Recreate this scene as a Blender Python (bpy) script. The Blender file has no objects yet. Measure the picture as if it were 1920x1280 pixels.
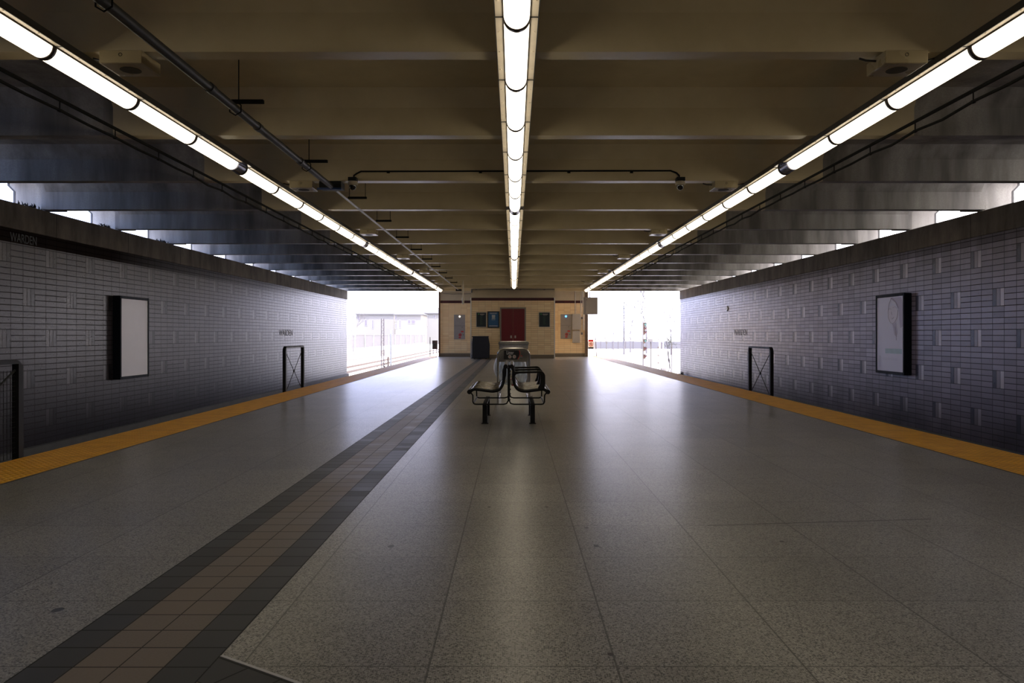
import bpy, bmesh, math, random
from mathutils import Vector, Matrix
random.seed(7)
sc = bpy.context.scene
C = sc.collection
PI = math.pi
F, CX, CY, H = 1421.0, 963.0, 627.5, 1.08      # focal (px), vanishing point, eye height

def P(px, py, D):
    return Vector(((px-CX)*D/F, D, H-(py-CY)*D/F))

# ------------------------------------------------------------------ nodes
class NT:
    def __init__(s, name):
        s.m = bpy.data.materials.new(name); s.m.use_nodes = True
        s.t = s.m.node_tree; s.t.nodes.clear()
        s.out = s.t.nodes.new('ShaderNodeOutputMaterial')
    def n(s, typ, **kw):
        nd = s.t.nodes.new(typ)
        for k, v in kw.items(): setattr(nd, k, v)
        return nd
    def link(s, a, b): s.t.links.new(a, b)
    def put(s, sock, v):
        if hasattr(v, 'is_output') or isinstance(v, bpy.types.NodeSocket): s.link(v, sock)
        elif isinstance(v, (tuple, list)) and len(v) == 3 and sock.type == 'RGBA': sock.default_value = (*v, 1)
        else: sock.default_value = v
    def ma(s, op, a, b=0.0, c=0.0, clamp=False):
        nd = s.n('ShaderNodeMath', operation=op); nd.use_clamp = clamp
        for i, v in enumerate((a, b, c)): s.put(nd.inputs[i], v)
        return nd.outputs[0]
    def mix(s, f, a, b, mode='MIX'):
        nd = s.n('ShaderNodeMix', data_type='RGBA', blend_type=mode)
        s.put(nd.inputs[0], f); s.put(nd.inputs[6], a); s.put(nd.inputs[7], b)
        return nd.outputs[2]
    def pos(s, obj=False):
        if obj: v = s.n('ShaderNodeTexCoord').outputs['Object']
        else: v = s.n('ShaderNodeNewGeometry').outputs['Position']
        sp = s.n('ShaderNodeSeparateXYZ'); s.link(v, sp.inputs[0])
        return v, sp.outputs[0], sp.outputs[1], sp.outputs[2]
    def comb(s, x, y, z):
        nd = s.n('ShaderNodeCombineXYZ')
        for i, v in enumerate((x, y, z)): s.put(nd.inputs[i], v)
        return nd.outputs[0]
    def noise(s, vec, scale, detail=3, rough=.5, scl=None):
        if scl:
            mp = s.n('ShaderNodeMapping'); s.link(vec, mp.inputs[0]); mp.inputs['Scale'].default_value = scl; vec = mp.outputs[0]
        nd = s.n('ShaderNodeTexNoise'); s.link(vec, nd.inputs['Vector'])
        nd.inputs['Scale'].default_value = scale; nd.inputs['Detail'].default_value = detail; nd.inputs['Roughness'].default_value = rough
        return nd.outputs[0]
    def white(s, vec):
        nd = s.n('ShaderNodeTexWhiteNoise', noise_dimensions='3D'); s.link(vec, nd.inputs['Vector']); return nd.outputs[0]
    def step(s, v, a, b):            # smooth ramp a->b gives 0->1
        nd = s.n('ShaderNodeMapRange'); nd.clamp = True
        s.put(nd.inputs[0], v); nd.inputs[1].default_value = a; nd.inputs[2].default_value = b
        return nd.outputs[0]
    def rng(s, v, a, b, c, d):
        nd = s.n('ShaderNodeMapRange'); nd.clamp = True
        s.put(nd.inputs[0], v)
        for i, q in enumerate((a, b, c, d)): nd.inputs[i+1].default_value = q
        return nd.outputs[0]
    def near(s, v, period, off, half):   # 1 on lines of half width at off + k*period
        f = s.ma('FRACT', s.ma('ADD', s.ma('DIVIDE', s.ma('SUBTRACT', v, off), period), .5))
        d = s.ma('MULTIPLY', s.ma('ABSOLUTE', s.ma('SUBTRACT', f, .5)), period)
        return s.ma('LESS_THAN', d, half)
    def done(s, col, rough=.6, metal=0., spec=.5, bump=None, bstr=.3, bdist=.01, **kw):
        b = s.n('ShaderNodeBsdfPrincipled'); s.link(b.outputs[0], s.out.inputs[0])
        s.put(b.inputs['Base Color'], col); s.put(b.inputs['Roughness'], rough)
        s.put(b.inputs['Metallic'], metal); s.put(b.inputs['Specular IOR Level'], spec)
        for k, v in kw.items(): s.put(b.inputs[k.replace('_', ' ')], v)
        if bump is not None:
            bp = s.n('ShaderNodeBump'); s.put(bp.inputs['Height'], bump)
            bp.inputs['Strength'].default_value = bstr; bp.inputs['Distance'].default_value = bdist
            s.link(bp.outputs[0], b.inputs['Normal'])
        return s.m

def simple(name, col, rough=.5, metal=0., var=.15, scale=8., spec=.5, bump=0.):
    t = NT(name); v, x, y, z = t.pos()
    nz = t.noise(v, scale, 4)
    d = tuple(max(0, c*(1-var)) for c in col); l = tuple(min(1, c*(1+var)) for c in col)
    c = t.mix(nz, d, l)
    r = t.rng(nz, .3, .7, max(.03, rough-.06), min(1, rough+.06))
    return t.done(c, r, metal, spec, bump=nz if bump else None, bstr=bump)

def glow(name, col, s):
    t = NT(name); e = t.n('ShaderNodeEmission'); e.inputs[0].default_value = (*col, 1); e.inputs[1].default_value = s
    t.link(e.outputs[0], t.out.inputs[0]); return t.m

M = {}
# terrazzo floor
def terrazzo():
    t = NT('terrazzo'); v, x, y, z = t.pos()
    vo = t.n('ShaderNodeTexVoronoi'); t.link(v, vo.inputs['Vector']); vo.inputs['Scale'].default_value = 140
    cs = t.n('ShaderNodeSeparateXYZ'); t.link(vo.outputs['Color'], cs.inputs[0])
    dist = vo.outputs['Distance']
    chip = t.ma('MULTIPLY', t.ma('GREATER_THAN', cs.outputs[0], .52), t.ma('LESS_THAN', dist, .52))
    lite = t.ma('MULTIPLY', t.ma('LESS_THAN', cs.outputs[0], .28), t.ma('LESS_THAN', dist, .5))
    fine = t.noise(v, 260, 2)
    big = t.noise(v, 1.3, 4)
    mid = t.noise(v, 14, 4)
    base = t.mix(t.rng(fine, .35, .65, 0, 1), (.175, .17, .155), (.35, .34, .305))
    base = t.mix(chip, base, t.mix(cs.outputs[1], (.035, .037, .04), (.12, .115, .10)))
    base = t.mix(lite, base, (.40, .385, .345))
    # each slab its own tone
    iy = t.ma('FLOOR', t.ma('DIVIDE', t.ma('SUBTRACT', y, 2.47), .607)); ix = t.ma('FLOOR', t.ma('DIVIDE', t.ma('SUBTRACT', x, .336), .612))
    w = t.white(t.comb(ix, iy, 1.0))
    base = t.mix(1.0, base, t.mix(w, (.80, .80, .80), (1.0, 1.0, 1.0)), 'MULTIPLY')
    base = t.mix(1.0, base, t.mix(t.rng(big, .3, .7, 0, 1), (.82, .82, .84), (1, 1, 1)), 'MULTIPLY')
    j1 = t.near(x, .612, .336, .0035); j2 = t.near(y, .607, 2.47, .0028)
    jm = t.ma('MAXIMUM', j1, j2)
    base = t.mix(t.ma('MULTIPLY', jm, .75), base, (.02, .02, .018))
    # chips knocked out of the surface, and one long crack
    for (px, py, ra, rb) in ((733, 1024, .017, .012), (1118, 1023, .013, .012), (1467, 1015, .013, .009), (1652, 1018, .009, .008), (108, 1143, .022, .014), (1100, 989, .015, .006), (917, 950, .01, .01), (1025, 950, .012, .01), (1145, 1226, .012, .008)):
        D = H*F/(py-CY); X = (px-CX)*D/F
        dx = t.ma('DIVIDE', t.ma('SUBTRACT', x, X), ra); dy = t.ma('DIVIDE', t.ma('SUBTRACT', y, D), rb*2.2)
        d2 = t.ma('ADD', t.ma('MULTIPLY', dx, dx), t.ma('MULTIPLY', dy, dy))
        d2 = t.ma('ADD', d2, t.ma('MULTIPLY', t.ma('SUBTRACT', mid, .5), 2.5))
        base = t.mix(t.ma('LESS_THAN', d2, .8), base, (.018, .016, .014))
    ln = t.ma('ABSOLUTE', t.ma('SUBTRACT', t.ma('SUBTRACT', y, 4.30), t.ma('MULTIPLY', t.ma('SUBTRACT', x, 1.13), .11)))
    inx = t.ma('MULTIPLY', t.ma('GREATER_THAN', x, 1.1), t.ma('LESS_THAN', x, 2.45))
    base = t.mix(t.ma('MULTIPLY', t.ma('LESS_THAN', ln, .008), inx), base, (.02, .018, .016))
    streak = t.noise(v, 3, 3, .5)
    rough = t.ma('ADD', t.rng(streak, .3, .7, .29, .31), t.ma('MULTIPLY', w, .01))
    h = t.ma('MULTIPLY', jm, -1)
    return t.done(base, rough, 0, .28, bump=h, bstr=.05, bdist=.003)
M['terrazzo'] = terrazzo()

def path_tile():
    t = NT('path_tile'); v, x, y, z = t.pos(True)
    ax = t.ma('ABSOLUTE', x)
    iy = t.ma('FLOOR', t.ma('DIVIDE', y, .154)); ix = t.ma('FLOOR', t.ma('DIVIDE', x, .148))
    w = t.white(t.comb(ix, iy, 3.0)); fn = t.noise(v, 120, 3)
    br = t.mix(w, (.105, .083, .062), (.15, .12, .092))
    br = t.mix(t.rng(fn, .3, .7, 0, .5), br, (.16, .135, .11))
    dk = t.mix(w, (.016, .018, .018), (.028, .030, .029))
    c = t.mix(t.ma('GREATER_THAN', ax, .148), br, dk)
    j = t.ma('MAXIMUM', t.near(x, .148, 0, .0025), t.near(y, .154, 0, .0035))
    c = t.mix(t.ma('MULTIPLY', j, .85), c, (.012, .012, .011))
    r = t.ma('ADD', t.rng(w, 0, 1, .42, .52), t.ma('MULTIPLY', j, .3))
    return t.done(c, r, 0, .3, bump=t.ma('ADD', t.ma('MULTIPLY', j, -1), t.ma('MULTIPLY', w, .5)), bstr=.25, bdist=.004)
M['path'] = path_tile()

def tactile():
    t = NT('tactile_yellow'); v, x, y, z = t.pos()
    nz = t.noise(v, 6, 4)
    c = t.mix(t.rng(nz, .3, .7, 0, 1), (.72, .34, .02), (.95, .50, .04))
    rs = t.n('ShaderNodeMapping'); t.link(v, rs.inputs[0]); 
    s = .060
    fx = t.ma('SUBTRACT', t.ma('FRACT', t.ma('DIVIDE', x, s)), .5); fy = t.ma('SUBTRACT', t.ma('FRACT', t.ma('DIVIDE', y, s)), .5)
    d = t.ma('SQRT', t.ma('ADD', t.ma('MULTIPLY', fx, fx), t.ma('MULTIPLY', fy, fy)))
    dome = t.rng(d, .16, .36, 1, 0)
    j = t.near(y, .61, 0, .004)
    c = t.mix(t.ma('MULTIPLY', j, .8), c, (.05, .03, .01))
    c = t.mix(t.rng(dome, 0, .6, .45, 0), c, (.36, .16, .012))
    return t.done(c, .55, 0, .35, bump=dome, bstr=.9, bdist=.012)
M['tactile'] = tactile()

def wall_brick(side):
    t = NT('glazed_wall_brick_'+side); v, x, y, z = t.pos()
    L, Cc = .2985, .096
    u = t.ma('DIVIDE', t.ma('SUBTRACT', y, 12.80), L)
    vv = t.ma('DIVIDE', t.ma('SUBTRACT', z, 2.367-.144), Cc)
    iu = t.ma('FLOOR', u); fu = t.ma('FRACT', u); iv = t.ma('FLOOR', vv); fv = t.ma('FRACT', vv)
    g = t.ma('FLOOR', t.ma('DIVIDE', vv, 7)); v7 = t.ma('SUBTRACT', vv, t.ma('MULTIPLY', g, 7))
    gm = t.ma('SUBTRACT', g, t.ma('MULTIPLY', t.ma('FLOOR', t.ma('DIVIDE', g, 2)), 2))
    sh = t.ma('SUBTRACT', iu, t.ma('MULTIPLY', gm, 2))
    u4 = t.ma('SUBTRACT', sh, t.ma('MULTIPLY', t.ma('FLOOR', t.ma('DIVIDE', sh, 4)), 4))
    acc = t.ma('MULTIPLY', t.ma('LESS_THAN', v7, 3.0), t.ma('LESS_THAN', u4, .5))
    acc = t.ma('MULTIPLY', acc, t.ma('LESS_THAN', z, 2.52))
    # joints
    jh = t.ma('LESS_THAN', t.ma('ABSOLUTE', t.ma('SUBTRACT', t.ma('FRACT', t.ma('ADD', vv, .5)), .5)), .068)
    jv = t.ma('LESS_THAN', t.ma('ABSOLUTE', t.ma('SUBTRACT', t.ma('FRACT', t.ma('ADD', u, .5)), .5)), .021)
    u3 = t.ma('MULTIPLY', fu, 3)
    ja = t.ma('LESS_THAN', t.ma('ABSOLUTE', t.ma('SUBTRACT', t.ma('FRACT', t.ma('ADD', u3, .5)), .5)), .055)
    v3e = t.ma('LESS_THAN', t.ma('MINIMUM', v7, t.ma('SUBTRACT', 3.0, v7)), .045)
    jn = t.ma('MAXIMUM', jh, jv); jac = t.ma('MAXIMUM', ja, v3e)
    j = t.ma('ADD', t.ma('MULTIPLY', acc, jac), t.ma('MULTIPLY', t.ma('SUBTRACT', 1, acc), jn))
    w = t.white(t.comb(iu, iv, 0.0))
    w2 = t.white(t.comb(t.ma('FLOOR', t.ma('DIVIDE', u, 2)), t.ma('FLOOR', t.ma('DIVIDE', vv, 3)), 5.0))
    nz = t.noise(v, 30, 3); bg = t.noise(v, .8, 4)
    tone = t.ma('ADD', t.ma('MULTIPLY', w, .6), t.ma('MULTIPLY', w2, .4))
    k_ = .29 if side == 'left' else 2.1  # same brick; dimmer left and brighter right lighting put into its colour
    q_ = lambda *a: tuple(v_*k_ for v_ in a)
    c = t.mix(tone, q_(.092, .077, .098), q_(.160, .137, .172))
    s3 = t.ma('FLOOR', u3)
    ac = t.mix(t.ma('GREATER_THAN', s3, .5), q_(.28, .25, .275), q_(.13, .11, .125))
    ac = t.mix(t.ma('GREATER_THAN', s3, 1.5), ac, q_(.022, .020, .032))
    c = t.mix(acc, c, ac)
    # damp brown staining hanging below the coping, frieze band
    st = t.noise(v, 2.5, 4, .6, scl=(1, 1, .25))
    top = t.ma('MULTIPLY', t.step(z, 1.9, 2.6), t.rng(st, .35, .6, .2, 1))
    c = t.mix(t.ma('MULTIPLY', top, .55), c, (.07, .052, .042))
    low = t.ma('MULTIPLY', t.step(z, .6, -.6), t.rng(bg, .3, .6, .6, 1))  # shade at the wall foot, painted into the brick colour
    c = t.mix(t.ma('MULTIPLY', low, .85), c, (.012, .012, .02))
    if side == 'left':
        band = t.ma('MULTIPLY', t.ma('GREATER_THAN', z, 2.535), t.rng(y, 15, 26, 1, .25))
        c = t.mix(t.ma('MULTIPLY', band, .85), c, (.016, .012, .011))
    else:
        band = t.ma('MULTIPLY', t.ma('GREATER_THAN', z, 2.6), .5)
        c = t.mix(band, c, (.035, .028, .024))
    c = t.mix(t.ma('MULTIPLY', j, .80), c, (.008, .006, .006))
    r = t.ma('ADD', t.rng(nz, .3, .7, .26, .40), t.ma('MULTIPLY', j, .35))
    h = t.ma('MULTIPLY', j, -1)
    return t.done(c, r, 0, t.ma('MULTIPLY', t.ma('SUBTRACT', 1, t.ma('MINIMUM', band, 1.0)), .26), bump=h, bstr=.08, bdist=.003)
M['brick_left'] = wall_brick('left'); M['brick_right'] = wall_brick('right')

def yellow_brick():
    t = NT('yellow_glazed_brick'); v, x, y, z = t.pos()
    L, Cc = .30, .098
    xy = t.ma('ADD', x, y)
    vv = t.ma('DIVIDE', z, Cc); u = t.ma('DIVIDE', xy, L)
    iv = t.ma('FLOOR', vv); iu = t.ma('FLOOR', u)
    j = t.ma('MAXIMUM', t.near(z, Cc, 0, .006), t.near(xy, L, 0, .004))
    w = t.white(t.comb(iu, iv, 0.))
    c = t.mix(w, (.86, .64, .38), (.95, .76, .49))
    c = t.mix(t.ma('MULTIPLY', j, .42), c, (.14, .09, .05))
    z1 = t.ma('MULTIPLY', t.ma('GREATER_THAN', z, 2.64), t.ma('LESS_THAN', z, 2.77))
    c = t.mix(z1, c, t.mix(w, (.045, .006, .014), (.07, .012, .02)))
    up = t.ma('GREATER_THAN', z, 2.77)
    c = t.mix(up, c, t.mix(t.noise(v, 6, 4), (.48, .42, .32), (.56, .49, .38)))
    lo = t.ma('LESS_THAN', z, .17)
    c = t.mix(lo, c, t.mix(t.noise(v, 20, 3), (.16, .13, .10), (.24, .20, .15)))
    return t.done(c, .45, 0, .4, bump=t.ma('MULTIPLY', j, -1), bstr=.3, bdist=.005)
M['ybrick'] = yellow_brick()

def ceil_mat():
    t = NT('ceiling_concrete'); v, x, y, z = t.pos()
    nz = t.noise(v, 3, 5, .6); fn = t.noise(v, 60, 3)
    paint = t.mix(t.rng(nz, .3, .7, 0, 1), (.56, .475, .30), (.64, .55, .36))
    st = t.noise(v, 1.6, 4, .6, scl=(1.5, 1.5, .22))
    raw = t.mix(t.rng(st, .36, .66, 1, 0), (.42, .40, .365), (.15, .14, .125))
    raw = t.mix(t.rng(fn, .3, .7, 0, .35), raw, (.2, .19, .17))
    ax = t.ma('ABSOLUTE', t.ma('ADD', x, 0))
    m = t.ma('GREATER_THAN', ax, 4.2)
    c = t.mix(m, paint, raw)
    return t.done(c, t.rng(fn, .3, .7, .30, .42), 0, t.ma('SUBTRACT', .5, t.ma('MULTIPLY', m, .3)), bump=fn, bstr=.05)
M['ceil'] = ceil_mat()

def coping_mat():
    t = NT('coping_concrete'); v, x, y, z = t.pos()
    st = t.noise(v, 3, 5, .65, scl=(1, 1, .3)); fn = t.noise(v, 50, 3)
    c = t.mix(t.rng(st, .35, .7, 0, 1), (.07, .06, .045), (.21, .175, .135))
    c = t.mix(t.rng(fn, .3, .7, 0, .4), c, (.12, .10, .08))
    j = t.near(y, 2.43, .9, .010)
    c = t.mix(t.ma('MULTIPLY', j, .8), c, (.02, .018, .015))
    return t.done(c, .8, 0, .3, bump=t.ma('ADD', fn, t.ma('MULTIPLY', j, -3)), bstr=.25)
M['coping'] = coping_mat()
M['concrete'] = simple('platform_concrete', (.16, .15, .14), .85, var=.3, scale=3, bump=.2)
M['base'] = simple('wall_base_concrete', (.10, .105, .12), .8, var=.4, scale=4, bump=.3)
M['bed'] = simple('track_bed_ballast', (.10, .09, .08), .95, var=.5, scale=14, bump=.6)
M['black'] = simple('black_painted_metal', (.009, .010, .012), .5, var=.2, spec=.25)
M['benchblack'] = simple('bench_black_metal', (.007, .007, .008), .45, var=.2, spec=.28)
M['strap'] = simple('bench_bronze_strap', (.10, .085, .065), .28, .75, var=.2)
M['pipe'] = simple('dark_conduit', (.03, .032, .036), .5, .2, var=.2)
M['pipeg'] = simple('grey_conduit', (.42, .42, .45), .4, .4, var=.15)
M['rod'] = simple('black_cable', (.008, .008, .008), .9, var=.2, spec=.1)
M['plate'] = simple('light_housing_enamel', (.85, .75, .60), .45, var=.12, scale=10)
M['flange'] = simple('light_housing_dark_edge', (.03, .028, .025), .5)
M['ring'] = simple('dark_metal_ring', (.045, .035, .035), .3, .5)
M['band'] = simple('dark_coupler_metal', (.10, .10, .13), .25, .8)
M['box'] = simple('beige_box_enamel', (.40, .33, .20), .3, var=.12, scale=5)
M['grille'] = simple('dark_grille', (.05, .045, .035), .7)
M['steel'] = simple('stainless_steel', (.55, .53, .50), .22, .95, var=.1)
M['gray'] = simple('grey_enamel', (.30, .29, .30), .45, var=.1)
M['lgray'] = simple('light_grey_enamel', (.42, .40, .38), .5, var=.1)
M['dgray'] = simple('dark_grey_enamel', (.12, .12, .13), .5, var=.1)
M['white'] = simple('white_paint', (.78, .79, .80), .5, var=.05)
M['cream'] = simple('cream_paint', (.55, .49, .38), .5, var=.08)
M['navy'] = simple('navy_cover', (.012, .016, .035), .6, var=.25, scale=6)
M['reddoor'] = simple('crimson_door_paint', (.15, .003, .013), .45, var=.12, scale=3)
M['frame'] = simple('door_frame_grey', (.22, .20, .18), .4, .3, var=.1)
M['red'] = simple('red_paint', (.45, .02, .025), .5, var=.1)
M['blue'] = simple('poster_blue', (.02, .11, .26), .4, var=.15, scale=20)
M['dkposter'] = simple('poster_dark', (.008, .022, .035), .35, var=.2)
M['green'] = simple('green_print', (.05, .35, .12), .5)
M['signblk'] = simple('sign_black', (.012, .013, .018), .4)
M['letters'] = simple('wall_letter_grime', (.035, .035, .05), .7)
M['frletters'] = simple('frieze_letter', (.035, .04, .04), .6)
M['screen'] = simple('blank_poster_sheet', (.74, .72, .80), .45, var=.05, scale=3)
M['poster_bg'] = simple('poster_sheet_lilac', (.70, .67, .80), .45, var=.04, scale=3)
M['face'] = simple('poster_face_wash', (.74, .68, .77), .5, var=.03)
M['hair'] = simple('poster_hair_wash', (.52, .46, .60), .5, var=.05)
M['lineart'] = simple('poster_line_print', (.40, .35, .45), .5)
M['teal'] = simple('poster_teal_print', (.42, .54, .60), .5)
M['mullion'] = simple('poster_case_metal', (.008, .011, .018), .6, 0., spec=.12)
M['nest'] = simple('dark_twigs', (.03, .028, .022), .9)
def bagmat():
    t = NT('clear_plastic_bag'); v, x, y, z = t.pos()
    nz = t.noise(v, 9, 4, .6, scl=(1.6, 1, .4))
    b = t.n('ShaderNodeBsdfPrincipled'); b.inputs['Base Color'].default_value = (.55, .66, .80, 1); b.inputs['Roughness'].default_value = .3
    tr = t.n('ShaderNodeBsdfTransparent'); mx = t.n('ShaderNodeMixShader')
    bp = t.n('ShaderNodeBump'); t.link(nz, bp.inputs['Height']); bp.inputs['Strength'].default_value = .6; bp.inputs['Distance'].default_value = .03
    t.link(bp.outputs[0], b.inputs['Normal'])
    t.link(t.rng(nz, .35, .65, .22, .6), mx.inputs[0]); t.link(tr.outputs[0], mx.inputs[1]); t.link(b.outputs[0], mx.inputs[2])
    t.link(mx.outputs[0], t.out.inputs[0]); return t.m
M['bag'] = bagmat()
M['rubbish'] = simple('paper_rubbish', (.50, .40, .22), .8, var=.4, scale=18)
M['lamp'] = glow('lamp_diffuser_glow', (1.0, .87, .66), 4.4)
M['glowblue'] = glow('blue_beacon_glow', (.12, .42, 1.0), 3.0)
M['glowwhite'] = glow('white_beacon_glow', (1.0, .86, .70), 1.6)
def dome():
    t = NT('smoked_dome'); v, x, y, z = t.pos()
    return t.done((.01, .01, .012), .06, 0, .8)
M['dome'] = dome()
# outside
M['gravel'] = simple('pale_gravel', (.45, .43, .40), .95, var=.25, scale=2)
M['rust'] = simple('rusty_rail', (.09, .06, .045), .6, .3)
M['barrier'] = simple('pale_barrier_concrete', (.17, .16, .155), .9, var=.12)
M['fence'] = simple('galvanised_fence', (.065, .052, .055), .6, .2)
M['fencew'] = simple('pale_fence_post', (.24, .24, .23), .6)
M['fencep'] = simple('grey_fence_slat', (.14, .132, .136), .8)
M['house'] = simple('house_pale_wall', (.175, .168, .16), .9, var=.08)
M['roof'] = simple('house_roof_shingle', (.088, .085, .085), .9, var=.12)
M['hwin'] = simple('house_window_dark', (.11, .095, .11), .4)
M['bark'] = simple('bare_bark', (.10, .09, .092), .9, var=.2)
M['barkg'] = simple('ochre_bark', (.12, .10, .055), .9, var=.2)
M['conifer'] = simple('dull_conifer_needles', (.085, .095, .10), .9, var=.3)
M['leaf'] = simple('shrub_leaves', (.035, .045, .03), .7, var=.4)
M['road'] = simple('far_lilac_slope', (.108, .104, .113), .95, var=.15)

# ------------------------------------------------------------------ mesh helpers
class MB:
    def __init__(s): s.v = []; s.f = []; s.sm = []; s.mi = []; s.cur = 0
    def add(s, vs, fs, smooth=False):
        o = len(s.v); s.v += [tuple(p) for p in vs]
        for f in fs: s.f.append([o+i for i in f]); s.sm.append(smooth); s.mi.append(s.cur)
    def box(s, a, b):
        x0, y0, z0 = a; x1, y1, z1 = b
        if x0 > x1: x0, x1 = x1, x0
        if y0 > y1: y0, y1 = y1, y0
        if z0 > z1: z0, z1 = z1, z0
        s.add([(x0,y0,z0),(x1,y0,z0),(x1,y1,z0),(x0,y1,z0),(x0,y0,z1),(x1,y0,z1),(x1,y1,z1),(x0,y1,z1)],
              [(0,3,2,1),(4,5,6,7),(0,1,5,4),(1,2,6,5),(2,3,7,6),(3,0,4,7)]); return s
    def tube(s, pts, r, n=10, smooth=True):
        pts = [Vector(p) for p in pts]; rings = []
        up = None
        for i, p in enumerate(pts):
            if i == 0: d = pts[1]-p
            elif i == len(pts)-1: d = p-pts[i-1]
            else: d = (pts[i+1]-p).normalized()+(p-pts[i-1]).normalized()
            d.normalize()
            if up is None:
                up = Vector((0,0,1)) if abs(d.z) < .9 else Vector((0,1,0))
            a = d.cross(up)
            if a.length < 1e-4: a = d.orthogonal()
            a.normalize(); b = a.cross(d).normalized(); up = b
            rr = r[i] if isinstance(r, (list, tuple)) else r
            rings.append([p+a*math.cos(2*PI*k/n)*rr+b*math.sin(2*PI*k/n)*rr for k in range(n)])
        vs = [q for g in rings for q in g]; fs = []
        for i in range(len(rings)-1):
            for k in range(n):
                fs.append((i*n+k, i*n+(k+1)%n, (i+1)*n+(k+1)%n, (i+1)*n+k))
        s.add(vs, fs, smooth)
        s.add(rings[0], [tuple(range(n))]); s.add(rings[-1], [tuple(reversed(range(n)))])
        return s
    def prism(s, poly, axis, a, b):
        """poly: 2D points in the plane normal to axis, extruded a..b"""
        def p3(u, v, w):
            return {'x': (w, u, v), 'y': (u, w, v), 'z': (u, v, w)}[axis]
        n = len(poly)
        vs = [p3(u, v, a) for u, v in poly]+[p3(u, v, b) for u, v in poly]
        fs = [tuple(range(n)), tuple(reversed(range(n, 2*n)))]
        for i in range(n): fs.append((i, (i+1)%n, n+(i+1)%n, n+i))
        s.add(vs, fs); return s
    def disc(s, c, r, axis='y', t=.01, n=24):
        cx, cy, cz = c
        if axis == 'y': return s.prism([(cx+r*math.cos(2*PI*k/n), cz+r*math.sin(2*PI*k/n)) for k in range(n)], 'y', cy-t, cy)
        if axis == 'x': return s.prism([(cy+r*math.cos(2*PI*k/n), cz+r*math.sin(2*PI*k/n)) for k in range(n)], 'x', cx-t, cx)
        return s.prism([(cx+r*math.cos(2*PI*k/n), cy+r*math.sin(2*PI*k/n)) for k in range(n)], 'z', cz-t, cz)
    def lathe(s, c, prof, n=20):
        vs = []; fs = []
        for r, z in prof:
            for k in range(n): vs.append((c[0]+r*math.cos(2*PI*k/n), c[1]+r*math.sin(2*PI*k/n), c[2]+z))
        for i in range(len(prof)-1):
            for k in range(n): fs.append((i*n+k, i*n+(k+1)%n, (i+1)*n+(k+1)%n, (i+1)*n+k))
        s.add(vs, fs, True); return s
    def mesh(s, name, mats, origin=(0,0,0)):
        me = bpy.data.meshes.new(name)
        o = Vector(origin)
        me.from_pydata([tuple(Vector(p)-o) for p in s.v], [], s.f)
        if not isinstance(mats, (list, tuple)): mats = [mats]
        for m in mats: me.materials.append(m)
        for p, sm, mi in zip(me.polygons, s.sm, s.mi): p.use_smooth = sm; p.material_index = mi
        bm = bmesh.new(); bm.from_mesh(me); bmesh.ops.recalc_face_normals(bm, faces=bm.faces); bm.to_mesh(me); bm.free()
        return me
    def build(s, name, mats, parent=None, origin=(0,0,0), bevel=0):
        """origin = local frame origin in world (for parts: the root's location)"""
        ob = bpy.data.objects.new(name, s.mesh(name, mats, origin)); C.objects.link(ob)
        if parent is not None: ob.parent = parent
        else: ob.location = origin
        if bevel:
            md = ob.modifiers.new('bevel', 'BEVEL'); md.width = bevel; md.segments = 2; md.limit_method = 'ANGLE'
        return ob

def tag(o, label, cat, group=None, kind=None):
    o['label'] = label
    if cat: o['category'] = cat
    if group: o['group'] = group
    if kind: o['kind'] = kind
    return o
def thing(name, label, cat, loc, group=None):
    o = bpy.data.objects.new(name, None); C.objects.link(o); o.location = loc; o.empty_display_size = .1
    return tag(o, label, cat, group)
def struct(ob, label=None):
    ob['kind'] = 'structure'
    if label: ob['label'] = label
    return ob
def lab(o, l): o['label'] = l; return o
def copy_tree(o, parent=None, loc=None):
    c = o.copy(); C.objects.link(c)
    if parent is not None: c.parent = parent
    if loc is not None: c.location = loc
    for ch in list(o.children): copy_tree(ch, c)
    return c
def arc(cx, cz, r, a0, a1, n=6):
    return [(cx+r*math.cos(math.radians(a0+(a1-a0)*i/n)), cz+r*math.sin(math.radians(a0+(a1-a0)*i/n))) for i in range(n+1)]
def smooth_path(pts, n=6):
    """Catmull-Rom through 2D/3D points"""
    P_ = [Vector(p) for p in pts]; out = []
    for i in range(len(P_)-1):
        p0 = P_[max(i-1, 0)]; p1 = P_[i]; p2 = P_[i+1]; p3 = P_[min(i+2, len(P_)-1)]
        for k in range(n):
            t = k/n
            out.append(.5*((2*p1)+(p2-p0)*t+(2*p0-5*p1+4*p2-p3)*t*t+(3*p1-p0-3*p2+p3)*t**3))
    out.append(P_[-1]); return out
def text_mesh(s, size, mat, name, ext=.001, align='CENTER', spacing=1.0):
    cu = bpy.data.curves.new(name, 'FONT'); cu.body = s; cu.size = size; cu.extrude = ext; cu.align_x = align; cu.align_y = 'CENTER'; cu.space_character = spacing
    o = bpy.data.objects.new(name+'_tmp', cu); C.objects.link(o)
    dg = bpy.context.evaluated_depsgraph_get(); dg.update()
    me = bpy.data.meshes.new_from_object(o.evaluated_get(dg)); me.name = name
    me.materials.clear(); me.materials.append(mat)
    bpy.data.objects.remove(o); bpy.data.curves.remove(cu)
    return me
ORD = ['nearest', 'second', 'third', 'fourth', 'fifth', 'sixth', 'seventh', 'eighth', 'ninth', 'tenth', 'eleventh', 'twelfth', 'thirteenth', 'fourteenth', 'fifteenth', 'sixteenth', 'seventeenth', 'eighteenth', 'nineteenth', 'twentieth', 'twenty-first', 'twenty-second', 'twenty-third', 'twenty-fourth', 'twenty-fifth', 'twenty-sixth', 'twenty-seventh', 'twenty-eighth', 'twenty-ninth', 'thirtieth']

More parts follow.
